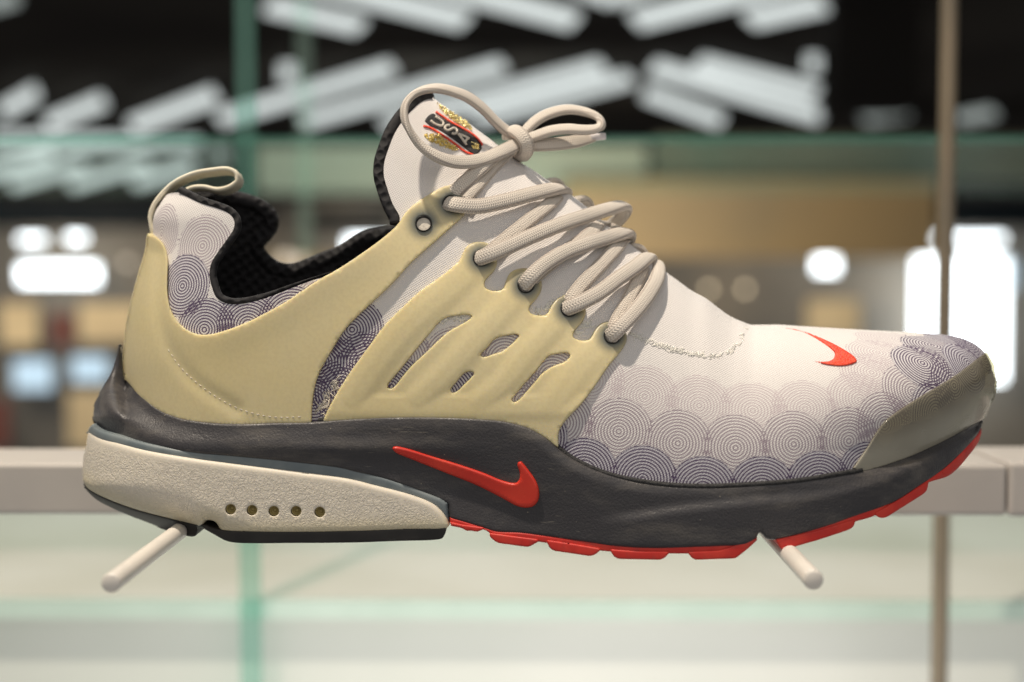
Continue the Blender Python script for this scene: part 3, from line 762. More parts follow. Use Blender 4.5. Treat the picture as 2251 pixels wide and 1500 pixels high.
for v in VENT:
    o, n = surf_pt(np.array([v[0]]), np.array([v[1]]), lambda x, y: d_sole(x, y, back_c, 0.9), np.array([0.0])); o, n = o[0], n[0]
    u = np.cross([0, 0, 1.0], n); u /= np.linalg.norm(u); w_ = np.cross(n, u)
    N = 18; V, F = [], []
    for r, z in [(0.00155, -0.0009), (0.00140, -0.0004), (0.00125, -0.0010), (0.00105, -0.0022), (0.00060, -0.0024), (0.00050, -0.0018), (0.00005, -0.0017)]:
        for k in range(N):
            th = k / N * 2 * math.pi; V.append(o + (u * math.cos(th) + w_ * math.sin(th)) * r + n * z)
    for i in range(6):
        for k in range(N): F.append((i * N + k, i * N + (k + 1) % N, (i + 1) * N + (k + 1) % N, (i + 1) * N + k))
    part('vent_hole', V, F, 'vent', parent=cush)

PAD1_T = [(180, 1063), (192, 1074), (220, 1090), (262, 1108), (318, 1126), (374, 1140), (416, 1150), (434, 1154)]
PAD1_B = [(434, 1169), (430, 1178), (422, 1180), (388, 1173), (346, 1160), (290, 1139), (248, 1121), (212, 1102), (194, 1086)]
pad_d = lambda x, y: d_sole(x, y, lambda yy: back_c(yy), 0.3)
solid('heel_tread_pad', PAD1_T, PAD1_B, pad_d, 'black_rubber', seam_left=[(194, 1086), (184, 1074), (180, 1063)], edge_r=5, sink=0.0006)
PAD2_T = [(440, 1155), (451, 1154), (466, 1159), (486, 1164), (542, 1167), (654, 1168), (780, 1166), (878, 1162), (981, 1159)]
PAD2_B = [(979, 1173), (973, 1183), (965, 1186), (864, 1190), (780, 1193), (654, 1194), (514, 1193), (494, 1188), (472, 1176), (452, 1165)]
solid('heel_tread_pad', PAD2_T, PAD2_B, pad_d, 'black_rubber', edge_r=5, sink=0.0006)

red_d = lambda x, y: d_sole(x, y, back_m, -0.4)
lug_d = lambda x, y: d_sole(x, y, back_m, 0.1)
sole_b1 = [(1664, 1187), (1640, 1204), (1600, 1213), (1513, 1217), (1471, 1217), (1400, 1215), (1343, 1213), (1284, 1206), (1203, 1194), (1183, 1191), (1130, 1184), (1085, 1176), (1064, 1165), (1018, 1158), (990, 1152)]
outsole = solid('outsole', SOLE_TOP, sole_b1, red_d, 'red_rubber', edge_r=4, sink=0.0004)
tag(outsole, 'red rubber rear half of the forefoot outsole')
sole_b2 = [(2156, 965), (2139, 990), (2089, 1044), (2042, 1061), (1960, 1106), (1924, 1133), (1880, 1147), (1806, 1170), (1726, 1194), (1708, 1192)]
outsole2 = solid('outsole', SOLE_TOP2, sole_b2, red_d, 'red_rubber', seam_right=[(2160, 941), (2160, 953), (2156, 965)], edge_r=4, sink=0.0004)
tag(outsole2, 'red rubber front half of the forefoot outsole')
LUGS = [([(990, 1148), (1018, 1154), (1063, 1160)], [(1062, 1164), (1049, 1170), (1032, 1166), (1026, 1169), (1018, 1162), (991, 1156)], outsole),
        ([(1076, 1172), (1120, 1178), (1182, 1186)], [(1183, 1191), (1172, 1198), (1161, 1203), (1094, 1194), (1085, 1188), (1077, 1180)], outsole),
        ([(1203, 1188), (1260, 1196), (1318, 1206)], [(1319, 1211), (1306, 1221), (1298, 1223), (1217, 1211), (1208, 1205), (1203, 1194)], outsole),
        ([(1343, 1208), (1400, 1212), (1470, 1212)], [(1471, 1216), (1460, 1228), (1452, 1231), (1359, 1229), (1349, 1224), (1343, 1213)], outsole),
        ([(1513, 1213), (1580, 1210), (1663, 1184)], [(1664, 1188), (1646, 1205), (1617, 1228), (1527, 1231), (1519, 1225), (1513, 1217)], outsole),
        ([(1706, 1186), (1790, 1168), (1878, 1142)], [(1880, 1147), (1876, 1159), (1866, 1165), (1800, 1187), (1719, 1210), (1712, 1200)], outsole2),
        ([(1924, 1128), (1980, 1096), (2039, 1058)], [(2041, 1062), (2038, 1079), (2029, 1087), (1948, 1138), (1936, 1140), (1926, 1134)], outsole2),
        ([(2070, 1036), (2110, 1000), (2138, 976)], [(2142, 985), (2139, 989), (2089, 1043), (2081, 1046), (2071, 1041)], outsole2)]
for tp_, bt_, par in LUGS:
    solid('tread_lug', tp_, bt_, lug_d, 'red_rubber', edge_r=3.5, sink=0.0003, parent=par, spacing=14, linear=True)

# red curved tick emblem set into the midsole
TICK = [(861, 988), (863, 982), (870, 980), (892, 984), (948, 1001), (1004, 1018), (1060, 1037), (1102, 1054), (1124, 1060), (1134, 1060), (1140, 1054), (1141, 1040), (1136, 1023), (1138, 1016), (1145, 1013), (1152, 1019), (1164, 1034), (1178, 1054),
        (1185, 1071), (1187, 1088), (1183, 1104), (1172, 1115), (1155, 1118), (1136, 1114), (1102, 1096), (1046, 1068), (976, 1040), (906, 1012), (870, 997), (861, 988)]
pt = patch([(TICK, 'e')], spacing=6, edge_r=7, step=4)
P, F, src = lift(pt, d_mid, 0.0011, 7, 0.0012)
tag(part('curved_tick_emblem', P, F, 'red_emblem', parent=midsole), 'raised red curved tick emblem')

# thin black strip standing in for the shadow between upper and midsole
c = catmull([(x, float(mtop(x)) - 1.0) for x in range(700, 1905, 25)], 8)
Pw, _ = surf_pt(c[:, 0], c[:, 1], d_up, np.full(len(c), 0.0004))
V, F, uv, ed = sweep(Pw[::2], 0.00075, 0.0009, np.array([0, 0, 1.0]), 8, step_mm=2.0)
part('gap_shade', V, F, 'black_thread', parent=midsole)

# toe cap
TC_T = [(1874, 1030), (1891, 1005), (1910, 977), (1924, 954), (1944, 927), (1972, 905), (2014, 877), (2056, 852), (2098, 826), (2126, 806), (2150, 787), (2166, 776)]
tc_r = [(2166, 776), (2179, 802), (2188, 840), (2187, 855), (2180, 880), (2163, 914), (2158, 922)]
TC_B = [(2158, 922), (2140, 936), (2098, 961), (2042, 989), (1986, 1012), (1930, 1030), (1894, 1038), (1874, 1030)]
pt = patch([(TC_T, 'e'), (tc_r, 's'), (TC_B, 'e')], spacing=8, edge_r=5)
P, F, src = lift(pt, d_up, 0.0010, 5, 0.0002, mirror=True)
tcb = catmull(TC_B, 6)
toecap = part('toe_cap', P, F, 'toecap', attrs={'edge': (1 - sstep(polydist(pt['px'], pt['py'], tcb), 20, 95))[src]})
tag(toecap, 'smoky see-through plastic toe cap')

# embroidered tick on the toe
TICK2 = [(1712, 720), (1748, 724), (1776, 732), (1807, 745), (1840, 760), (1868, 776), (1881, 787), (1884, 795), (1874, 801), (1852, 805), (1829, 804), (1807, 800), (1789, 794), (1807, 795), (1824, 793), (1832, 788), (1835, 779), (1829, 770), (1812, 757), (1790, 743), (1768, 732), (1742, 725), (1712, 720)]
pt = patch([(TICK2, 'e')], spacing=4, edge_r=4, step=4)
P, F, src = lift(pt, d_up, 0.00055, 4, 0.0002)
tag(part('embroidered_tick', P, F, 'red_thread', parent=upper), 'small red embroidered tick on the toe')

# ------------------------------------------------------------------ tongue badge
def c8(l): return [(780 + x / 7.5, 160 + y / 7.5) for x, y in l]
def strip(name, pts, half, h, material, parent, df=d_up, r=None, spacing=3.0):
    c = catmull(pts, 3.0); tg = np.gradient(c, axis=0); tg /= np.linalg.norm(tg, axis=1, keepdims=True)
    nn = np.stack([-tg[:, 1], tg[:, 0]], 1); poly = np.vstack([c + nn * half, (c - nn * half)[::-1], (c + nn * half)[:1]])
    pt = patch([(poly, 'e')], spacing=spacing, edge_r=r or half * .8, step=4)
    P, F, _ = lift(pt, df, h, r or half * .8, 0.0001)
    return part(name, P, F, material, parent=parent)
BADGE = c8([(1150, 800), (1180, 745), (1230, 695), (1280, 672), (1420, 745), (1600, 850), (1760, 930), (1900, 1020), (2010, 1090), (2075, 1180), (2095, 1240), (2060, 1300), (2010, 1345), (1930, 1330), (1800, 1235), (1600, 1085), (1400, 950), (1230, 870), (1150, 800)])
pt = patch([(BADGE, 'e')], spacing=5, edge_r=2.5, step=4)
P, F, _ = lift(pt, d_up, 0.0004, 2.5, 0.0001)
badge = part('tongue_badge', P, F, 'black_thread', parent=upper)
tag(badge, 'black embroidered badge lettered USA between red stripes and gold wings')
strip('red_stripe', c8([(1335, 640), (1450, 720), (1600, 820), (1760, 905), (1900, 985), (2000, 1060), (2070, 1140), (2105, 1195)]), 2.6, 0.0006, 'red_thread', badge)
strip('red_stripe', c8([(1130, 875), (1250, 910), (1400, 1000), (1550, 1100), (1700, 1210), (1820, 1300), (1950, 1350)]), 2.6, 0.0006, 'red_thread', badge)
def letter(name, strokes):
    V, F = [], []
    for st in strokes:
        c = catmull(c8(st), 2.0)
        Pq, n = surf_pt(c[:, 0], c[:, 1], d_up, np.full(len(c), 0.00055))
        v, f, _, _ = sweep(Pq[::2] if len(Pq) > 8 else Pq, 0.00042, 0.00035, np.array([0.3, 0, 1.0]), 8, step_mm=.5)
        F += [tuple(np.array(x) + len(V)) for x in f]; V += list(v)
    return part(name, V, F, 'cream_thread', parent=badge)
letter('letter_u', [[(1325, 722), (1400, 770), (1455, 815), (1460, 850), (1430, 880), (1390, 875), (1320, 845), (1250, 792)]])
letter('letter_s', [[(1565, 870), (1520, 870), (1485, 895), (1490, 930), (1530, 955), (1580, 935), (1630, 915), (1680, 940), (1685, 985), (1640, 1010), (1600, 1000)]])
letter('letter_a', [[(1705, 1010), (1770, 1090), (1840, 1190)], [(1705, 1010), (1800, 1045), (1890, 1090)], [(1868, 1080), (1840, 1110), (1815, 1150)]])
def gold_bits(name, area, n, rmin, rmax, parent):
    L = np.array(c8(area)); V, F = [], []
    ico = [(0, 0, 1), (.9, 0, 0), (0, .9, 0), (-.9, 0, 0), (0, -.9, 0), (0, 0, -1)]
    fi = [(0, 1, 2), (0, 2, 3), (0, 3, 4), (0, 4, 1), (5, 2, 1), (5, 3, 2), (5, 4, 3), (5, 1, 4)]
    cnt = 0
    while cnt < n:
        q = L.min(0) + rng.random(2) * (L.max(0) - L.min(0))
        if not inside(q[:1], q[1:], [L])[0]: continue
        Pq, nr = surf_pt(q[:1], q[1:], d_up, np.array([0.0003])); r = rng.uniform(rmin, rmax)
        rot = Matrix.Rotation(rng.random() * 6, 3, 'Y')
        for v in ico: V.append(Pq[0] + np.array(rot @ Vector((v[0] * r * 1.5, v[1] * r, v[2] * r * .8))))
        F += [tuple(np.array(f) + 6 * cnt) for f in fi]; cnt += 1
    o = part(name, V, F, 'gold', parent=parent, smooth=False); o['kind'] = 'stuff'; return o
gold_bits('gold_wing', [(1330, 500), (1420, 535), (1560, 640), (1740, 745), (1880, 850), (1950, 970), (1880, 930), (1700, 830), (1560, 740), (1440, 620)], 150, .0003, .0005, badge)
gold_bits('gold_wing', [(1130, 1020), (1380, 1010), (1500, 1110), (1640, 1200), (1730, 1290), (1600, 1260), (1400, 1190), (1220, 1110)], 170, .0003, .0005, badge)
gold_bits('gold_emblem', [(1930, 1150), (2030, 1160), (2065, 1240), (2010, 1295), (1930, 1245)], 30, .00035, .0006, badge)

# ------------------------------------------------------------------ fuzzy seam threads
def fuzz(name, pts, n, spread, L0, r, material, parent, df=d_up):
    c = catmull(pts, 1.0); V, F = [], []
    for i in range(n):
        p = c[int(rng.random() * len(c))] + rng.normal(0, spread, 2)
        an = rng.random() * math.pi; l = L0 * rng.uniform(.5, 1.3); bend = rng.normal(0, l * .3)
        q = np.array([p - l * np.array([math.cos(an), math.sin(an)]), p + bend * np.array([-math.sin(an), math.cos(an)]), p + l * np.array([math.cos(an), math.sin(an)])])
        Pq, _ = surf_pt(q[:, 0], q[:, 1], df, np.array([0.00002, 0.00016 + .00018 * rng.random(), 0.00002]))
        v, f, _, _ = sweep(Pq, r, r, np.array([0, 0, 1.0]), 5, step_mm=0.7)
        F += [tuple(np.array(x) + len(V)) for x in f]; V += list(v)
    o = part(name, V, F, material, parent=parent); o['kind'] = 'stuff'; return o
fuzz('seam_thread', [(1385, 733), (1420, 748), (1470, 764), (1520, 777), (1560, 784), (1595, 777), (1618, 760), (1632, 738), (1638, 722)], 150, 2.6, 6, .00010, 'green_thread', upper)
fuzz('seam_thread', [(698, 915), (712, 890), (728, 862), (745, 840)], 46, 6, 8, .00014, 'cream_thread', upper)
fuzz('seam_thread', [(1168, 686), (1195, 678), (1212, 668)], 30, 4, 6, .00015, 'green_thread', upper)
fuzz('seam_thread', [(1270, 730), (1290, 712), (1300, 716)], 30, 4, 6, .00015, 'green_thread', upper)
fuzz('seam_thread', [(965, 705), (1000, 697), (1025, 700)], 50, 4, 6, .00015, 'green_thread', upper)
fuzz('seam_thread', [(1890, 1034), (1986, 1008), (2098, 957), (2145, 928)], 90, 1.2, 4, .00010, 'cream_thread', upper)
fuzz('seam_thread', [(264, 760), (266, 790), (270, 808)], 14, 2, 4, .00014, 'cream_thread', heel_cage)

# ------------------------------------------------------------------ heel pull loop
loop = [(345, 525), (336, 478), (343, 454), (363, 427), (390, 404), (430, 386), (470, 379), (505, 377), (523, 385), (527, 398), (515, 412), (485, 421), (451, 414), (425, 416), (405, 428)]
Pl = np.array([W(x, y, 0.0) for x, y in loop]); tw = [0, 0, 0, .1, .25, .4, .5, .55, .55, .5, .5, .45, .3, .2, .2]
V, F, uv, ed = sweep(Pl, 0.0045, 0.0009, np.array([[0.0, 1.0, -k * .28] for k in tw]), 14, step_mm=1.0, power=3.5)
part('pull_loop', V, F, 'strap')

# ------------------------------------------------------------------ laces
def S(px, py, off):
    P, n = surf_pt(np.array([px], float), np.array([py], float), d_up, np.array([off / 1000.])); return P[0], n[0]
def lace(name, pts, a=2.45, b=1.5, parent=shoe, taper=None, wide=None):
    """pts: ('s', px, py, off mm) on the upper, or ('w', px, py, y mm) free in the air"""
    P, N = [], []
    for p in pts:
        if p[0] == 's':
            q, n = S(p[1], p[2], p[3]); P.append(q); N.append(n)
        else:
            P.append(W(p[1], p[2], p[3] / 1000.)); N.append(None)
    P = np.array(P)
    if wide is None:
        T = np.gradient(P, axis=0); wd = []
        last = None
        for i in range(len(P)):
            n = N[i]
            if n is None:
                y = P[i][1]; n = np.array([0.15, np.clip(y / 0.018, -1, 1), max(0.15, 1 - abs(y) / 0.03)])
            n = n + np.array([0, -0.55, 0]) * (1 if P[i][1] < 0 else 0)
            w_ = np.cross(n, T[i]); w_ /= np.linalg.norm(w_)
            if last is not None and np.dot(w_, last) < 0: w_ = -w_
            wd.append(w_); last = w_
        wide = np.array(wd)
    V, F, uv, ed = sweep(P, a / 1000, b / 1000, wide, 20, step_mm=0.7, taper=taper, power=2.5)
    return part(name, V, F, 'lace', parent=parent, uv=uv, attrs={'edge': ed})
# crossing strands that lie flat under the others
lace('lace_strand', [('w', 1240, 428, 6), ('w', 1232, 428, -3), ('s', 1209, 447, 1.4), ('s', 1160, 486, 1.3), ('s', 1101, 534, 1.3), ('s', 1075, 556, 1.5), ('s', 1062, 566, 0.5)], 2.2, 0.65)
lace('lace_strand', [('w', 1330, 490, 6), ('w', 1318, 490, -4), ('s', 1300, 511, 1.4), ('s', 1245, 552, 1.3), ('s', 1195, 592, 1.3), ('s', 1172, 612, 1.5), ('s', 1160, 624, 0.5)], 2.2, 0.65)
lace('lace_strand', [('w', 1375, 530, 6), ('w', 1368, 530, -4), ('s', 1352, 548, 1.4), ('s', 1310, 593, 1.3), ('s', 1272, 634, 1.3), ('s', 1255, 660, 1.5), ('s', 1252, 676, 0.5)], 2.2, 0.65)
lace('lace_strand', [('w', 1425, 575, 6), ('w', 1420, 580, -4), ('s', 1404, 612, 1.4), ('s', 1380, 662, 1.3), ('s', 1357, 704, 1.3), ('s', 1350, 722, 1.5), ('s', 1346, 736, 0.5)], 2.2, 0.65)
# strands that come out of the eyelets
lace('lace_strand', [('s', 980, 447, -1.0), ('s', 990, 448, 2.6), ('s', 1010, 451, 4.0), ('s', 1048, 454, 3.8), ('s', 1107, 443, 3.4), ('s', 1165, 428, 3.2), ('s', 1205, 420, 3.2), ('w', 1234, 416, -4), ('w', 1243, 424, 5), ('w', 1232, 440, 15), ('w', 1205, 470, 22)])
lace('lace_strand', [('s', 1048, 570, -1.0), ('s', 1057, 567, 2.6), ('s', 1074, 560, 4.2), ('s', 1107, 547, 4.2), ('s', 1165, 521, 4.2), ('s', 1224, 497, 4.2), ('w', 1283, 477, -16), ('w', 1341, 459, -8), ('w', 1368, 453, -1), ('w', 1374, 462, 6), ('w', 1360, 482, 14), ('w', 1320, 520, 22)])
lace('lace_strand', [('s', 1148, 632, -1.0), ('s', 1155, 624, 2.6), ('s', 1166, 610, 4.2), ('s', 1195, 583, 4.2), ('s', 1239, 556, 4.0), ('s', 1283, 539, 4.0), ('w', 1327, 525, -19), ('w', 1364, 514, -10), ('w', 1380, 513, 0), ('w', 1382, 524, 7), ('w', 1368, 545, 15), ('w', 1330, 580, 22)])
lace('lace_strand', [('s', 1240, 682, -1.0), ('s', 1249, 677, 2.6), ('s', 1268, 669, 4.2), ('s', 1312, 647, 4.0), ('s', 1356, 615, 3.6), ('s', 1394, 589, 3.5), ('w', 1418, 570, -10), ('w', 1428, 566, 0), ('w', 1428, 576, 7), ('w', 1412, 598, 15), ('w', 1380, 630, 22)])
lace('lace_strand', [('s', 1336, 744, -1.0), ('s', 1345, 737, 2.6), ('s', 1357, 725, 4.2), ('s', 1385, 697, 4.0), ('s', 1415, 662, 3.6), ('s', 1437, 627, 3.2), ('w', 1447, 599, -10), ('w', 1444, 582, 0), ('w', 1434, 580, 8), ('w', 1415, 600, 16), ('w', 1380, 640, 22)])
# up from the top eyelets to the knot
lace('lace_strand', [('s', 996, 430, 0.5), ('s', 1006, 416, 1.6), ('s', 1030, 394, 2.0), ('s', 1058, 368, 2.6), ('w', 1090, 342, -12), ('w', 1125, 322, -6), ('w', 1140, 312, -3)], 2.4, 1.1)
lace('lace_strand', [('w', 1022, 440, -27), ('w', 1040, 421, -24.5), ('w', 1062, 397, -20), ('w', 1084, 372, -15), ('w', 1110, 345, -10), ('w', 1140, 318, -5)], 1.7, 1.0)
# bow
ax1 = np.array([[-.1, -.7, -.7]] * 5 + [[-.05, -.75, -.6], [0, -.8, -.5], [.1, -.9, -.3], [.25, -1, -.05], [.3, -1, .1], [.25, -1, 0], [.1, -.9, -.25], [-.05, -.8, -.45], [-.15, -.75, -.6]] + [[-.2, -.7, -.65]] * 5)
ax2 = np.array([[.1, -.7, -.65]] * 4 + [[.05, -.75, -.6], [0, -.8, -.5], [-.2, -.95, -.2], [-.3, -1, .0], [-.1, -.9, -.4], [0, -.75, -.6]] + [[.1, -.7, -.65]] * 4)
lace('lace_bow_loop', [('w', 1142, 306, -3), ('w', 1116, 290, -5), ('w', 1090, 268, -8), ('w', 1063, 240, -10), ('w', 1030, 215, -12), ('w', 1000, 203, -14), ('w', 965, 195, -17), ('w', 930, 199, -21), ('w', 903, 214, -25), ('w', 889, 238, -29), ('w', 890, 264, -31), ('w', 901, 288, -32), ('w', 922, 317, -32), ('w', 952, 340, -31), ('w', 988, 354, -28), ('w', 1022, 357, -24), ('w', 1060, 351, -19), ('w', 1098, 336, -14), ('w', 1140, 316, -7)], 2.35, 1.15, wide=ax1)
lace('lace_bow_loop', [('w', 1142, 302, 0), ('w', 1158, 285, 0), ('w', 1178, 266, 1), ('w', 1207, 250, 2), ('w', 1247, 241, 3), ('w', 1285, 246, 3), ('w', 1312, 257, 1), ('w', 1321, 272, -3), ('w', 1308, 283, -7), ('w', 1285, 286, -9), ('w', 1247, 284, -9), ('w', 1212, 288, -8), ('w', 1182, 298, -6), ('w', 1148, 310, -4)], 2.25, 1.15, wide=ax2)
lace('lace_tail', [('w', 1140, 318, -3), ('w', 1165, 319, -5), ('w', 1207, 318, -6), ('w', 1255, 313, -5), ('w', 1290, 307, -3), ('w', 1306, 303, -2)], 2.3, 1.0, wide=np.array([0.05, -0.35, -0.93]), taper=lambda u, s: 1 - 0.35 * sstep(u, .7, 1.0))
V, F, uv, ed = sweep(np.array([W(x, y, z / 1000) for x, y, z in [(1298, 305, -2.5), (1312, 302, -1.6), (1330, 300, -.5)]]), 0.0012, 0.0009, np.array([0, 0, 1.0]), 12, step_mm=1)
part('lace_tip', V, F, 'aglet')
lace('lace_knot', [('w', 1118, 300, 2), ('w', 1120, 288, -3), ('w', 1134, 289, -8), ('w', 1148, 300, -10.5), ('w', 1157, 315, -11), ('w', 1158, 331, -9.5), ('w', 1150, 343, -6), ('w', 1138, 345, 0)], 2.3, 1.3, wide=np.array([[.9, 0, .3], [.9, 0, .5], [.8, 0, .6], [.8, 0, .55], [.9, 0, .35], [.95, 0, .1], [.9, 0, -.3], [.8, 0, -.5]]))
# far side top strand ends
lace('lace_strand', [('w', 1190, 405, 4), ('w', 1212, 398, 6), ('w', 1228, 408, 12), ('w', 1225, 430, 20)], 2.2, 1.1)
lace('lace_strand', [('w', 1262, 440, 4), ('w', 1280, 438, 8), ('w', 1292, 452, 14), ('w', 1285, 475, 20)], 2.2, 1.1)
lace('lace_strand', [('w', 1330, 500, 4), ('w', 1346, 500, 8), ('w', 1354, 514, 14), ('w', 1346, 536, 20)], 2.2, 1.1)
lace('lace_strand', [('w', 1385, 540, 3), ('w', 1402, 545, 4), ('w', 1412, 562, 10), ('w', 1404, 584, 18)], 2.2, 1.1)

# ------------------------------------------------------------------ generic solids for the setting
def box(name, lo, hi, material, parent=None, bevel=0.0):
    lo, hi = np.array(lo, float), np.array(hi, float)
    V = [(x, y, z) for x in (lo[0], hi[0]) for y in (lo[1], hi[1]) for z in (lo[2], hi[2])]
    F = [(0, 1, 3, 2), (4, 6, 7, 5), (0, 4, 5, 1), (2, 3, 7, 6), (0, 2, 6, 4), (1, 5, 7, 3)]
    o = finish(name, V, F, material, parent, smooth=False)
    if bevel:
        b = o.modifiers.new('bevel', 'BEVEL'); b.width = bevel; b.segments = 3
    return o
# pegs
for lab, (tx, ty), yt, rr in (('white round peg sticking out under the heel of the shoe', (243, 1283), -0.102, .00262), ('white round peg sticking out under the ball of the shoe', (1789, 1276), -0.088, .00275)):
    c = W(tx, ty, yt); N = 32
    prof = [(0.0, yt), (rr * .80, yt), (rr * .93, yt + .0002), (rr, yt + .0008), (rr, 0.0905)]
    V, F = [], []
    for r, y in prof:
        for k in range(N): V.append((c[0] + r * math.cos(k / N * 2 * math.pi), y, c[2] + r * math.sin(k / N * 2 * math.pi)))
    for i in range(len(prof) - 1):
        for k in range(N): F.append((i * N + k, i * N + (k + 1) % N, (i + 1) * N + (k + 1) % N, (i + 1) * N + k))
    tag(finish('display_peg', V, F, 'peg', sharp=70), lab, 'peg', 'pegs carrying the shoe')
# rail
z_t = W(1125, 1021, 0.085)[2]; z_b = W(1125, 1133, 0.085)[2]; xs_ = W(2214, 1050, 0.085)[0]
tag(box('display_rail', (-0.45, 0.085, z_b), (xs_, 0.134, z_t), 'rail', bevel=0.0015), 'long white painted rail running behind the shoe', 'rail')
tag(box('rail_bracket', (xs_ + 0.0006, 0.0842, z_b - 0.0004), (xs_ + 0.12, 0.135, z_t + 0.0012), 'rail', bevel=0.002), 'white bracket sleeve at the right end of the rail', 'bracket')

# ------------------------------------------------------------------ glass stand behind
simple('teal', 'teal_glass_edge', (0.18, 0.38, 0.32), (0.22, 0.42, 0.36), 20, 0.2, 50, 0.02)
t = NT(M['teal']); tr = t.n('ShaderNodeBsdfTransparent'); tr.inputs[0].default_value = (0.80, 0.93, 0.89, 1)
mx = t.n('ShaderNodeMixShader'); mx.inputs[0].default_value = 0.13
t.link(tr.outputs[0], mx.inputs[1]); t.link(t.b.outputs[0], mx.inputs[2]); t.link(mx.outputs[0], t.t.nodes['Material Output'].inputs[0])
simple('teal_pale', 'pale_glass_edge', (0.50, 0.62, 0.54), (0.54, 0.66, 0.58), 20, 0.2, 50, 0.02)
simple('post', 'brushed_brown_metal', (0.22, 0.175, 0.12), (0.17, 0.14, 0.10), 20, 0.4, 50, 0.02, Metallic=0.3)
simple('counter', 'pale_laminate', (0.78, 0.77, 0.71), (0.64, 0.63, 0.55), 4, 0.3, 30, 0.02)
simple('panel', 'frosted_panel', (0.70, 0.70, 0.65), (0.55, 0.58, 0.52), 2.2, 0.5, 30, 0.02)
m = mat('clear_glass', (0.55, 0.75, 0.68), 0.35); M['glass'] = m; t = NT(m)
tr = t.n('ShaderNodeBsdfTransparent'); tr.inputs[0].default_value = (0.93, 0.98, 0.96, 1)
mx = t.n('ShaderNodeMixShader'); mx.inputs[0].default_value = 0.05
t.link(tr.outputs[0], mx.inputs[1]); t.link(t.b.outputs[0], mx.inputs[2]); t.link(mx.outputs[0], t.t.nodes['Material Output'].inputs[0])

def pxbox(name, x0, x1, y0, y1, depth, thick, material, parent=None, bevel=0):
    """box whose front face covers the given photo rectangle at world Y = depth"""
    a = W(x0, y1, depth); b = W(x1, y0, depth)
    return box(name, (a[0], depth, a[2]), (b[0], depth + thick, b[2]), material, parent, bevel)
g = tag(pxbox('glass_upright', 530, 558, -90, 1640, 0.385, 0.006, 'teal'), 'wide teal glass upright left of the heel, in front of the slats', 'glass upright')
g = tag(pxbox('glass_upright', 650, 684, -90, 560, 0.72, 0.012, 'glass'), 'faint pale glass upright just right of the wide teal one', 'glass upright')
p0 = W(2076, 700, 0.34)
V, F = [], []; N = 20
for zz in (CZ - .32, CZ + .22):
    for k in range(N): V.append((p0[0] + 0.0047 * math.cos(k / N * 6.2832), .34 + 0.0047 * math.sin(k / N * 6.2832), zz))
for k in range(N): F.append((k, (k + 1) % N, N + (k + 1) % N, N + k))
tag(finish('metal_post', V, F, 'post'), 'slim brown metal post crossing the bright window at right', 'post')
# lower glass-edged counter
def slab(name, ypx, depth, back, thick, body, edge, label, cat, xr=1.2):
    z = W(1125, ypx, depth)[2]
    e = bpy.data.objects.new(name, None); col.objects.link(e); e.location = (0, depth, z)
    bx = box('slab_top', (-xr, 0.004, -thick), (xr, back - depth, 0), body, e)
    bx2 = box('front_edge', (-xr, 0, -thick - .0004), (xr, 0.004, 0.0004), edge, e)
    return tag(e, label, cat)
ct_ = slab('display_counter', 1322, 0.40, 0.96, 0.011, 'counter', 'teal_pale', 'pale counter top with teal glass front edge below the shoe', 'counter')
zc_ = W(1125, 1322, 0.40)[2]
tag(box('counter_front', (-1.2, 0.412, zc_ - 0.7), (1.2, 0.43, zc_ - 0.0125), 'panel'), 'frosted pale front panel under the counter edge', 'panel')
slab('glass_shelf', 300, 0.42, 1.05, 0.004, 'glass', 'teal', 'thin glass shelf with green edge above the shoe, behind the bow', 'glass shelf')

# ------------------------------------------------------------------ far hall
def emit(name, color, strength):
    m = bpy.data.materials.new(name); m.use_nodes = True; nt = m.node_tree
    for n in list(nt.nodes): nt.nodes.remove(n)
    e = nt.nodes.new('ShaderNodeEmission'); o = nt.nodes.new('ShaderNodeOutputMaterial')
    e.inputs[0].default_value = (*color, 1); e.inputs[1].default_value = strength
    nz = nt.nodes.new('ShaderNodeTexNoise'); nz.inputs['Scale'].default_value = 0.7
    mr = nt.nodes.new('ShaderNodeMapRange'); mr.inputs[3].default_value = strength * .8; mr.inputs[4].default_value = strength * 1.2
    nt.links.new(nz.outputs[0], mr.inputs[0]); nt.links.new(mr.outputs[0], e.inputs[1])
    nt.links.new(e.outputs[0], o.inputs[0]); return m
M['lamp'] = emit('ceiling_lamp_glow', (0.93, 1.0, 0.98), 0.85)
M['lamp_dim'] = emit('ceiling_lamp_faint', (0.90, 1.0, 0.95), 0.36)
M['window'] = emit('daylight_window', (0.90, 0.97, 1.0), 5.0)
M['window_dim'] = emit('daylight_reflection', (0.66, 0.86, 1.0), 1.0)
M['bulb'] = emit('warm_bulb', (1.0, 0.80, 0.52), 2.2)
M['bulb_soft'] = emit('warm_bulb_soft', (1.0, 0.85, 0.66), 1.0)
simple('ceiling', 'black_ceiling', (0.022, 0.020, 0.019), (0.032, 0.029, 0.026), 0.3, 0.9, 5, 0.02)
simple('hall', 'dusky_hall_wall', (0.15, 0.14, 0.125), (0.24, 0.21, 0.17), 0.25, 0.9, 5, 0.02)
simple('navy', 'dark_blue_fascia', (0.012, 0.017, 0.022), (0.022, 0.026, 0.03), 0.3, 0.8, 5, 0.02)
simple('wood', 'warm_wood_soffit', (0.50, 0.33, 0.15), (0.34, 0.25, 0.14), 0.25, 0.7, 3, 0.02)
simple('sand', 'sand_shelf', (0.72, 0.58, 0.36), (0.60, 0.48, 0.30), 0.5, 0.8, 3, 0.02)
simple('sage', 'sage_soffit', (0.46, 0.48, 0.38), (0.56, 0.54, 0.42), 0.6, 0.8, 3, 0.02)
simple('moss', 'moss_soffit', (0.10, 0.13, 0.09), (0.17, 0.15, 0.10), 0.6, 0.8, 3, 0.02)
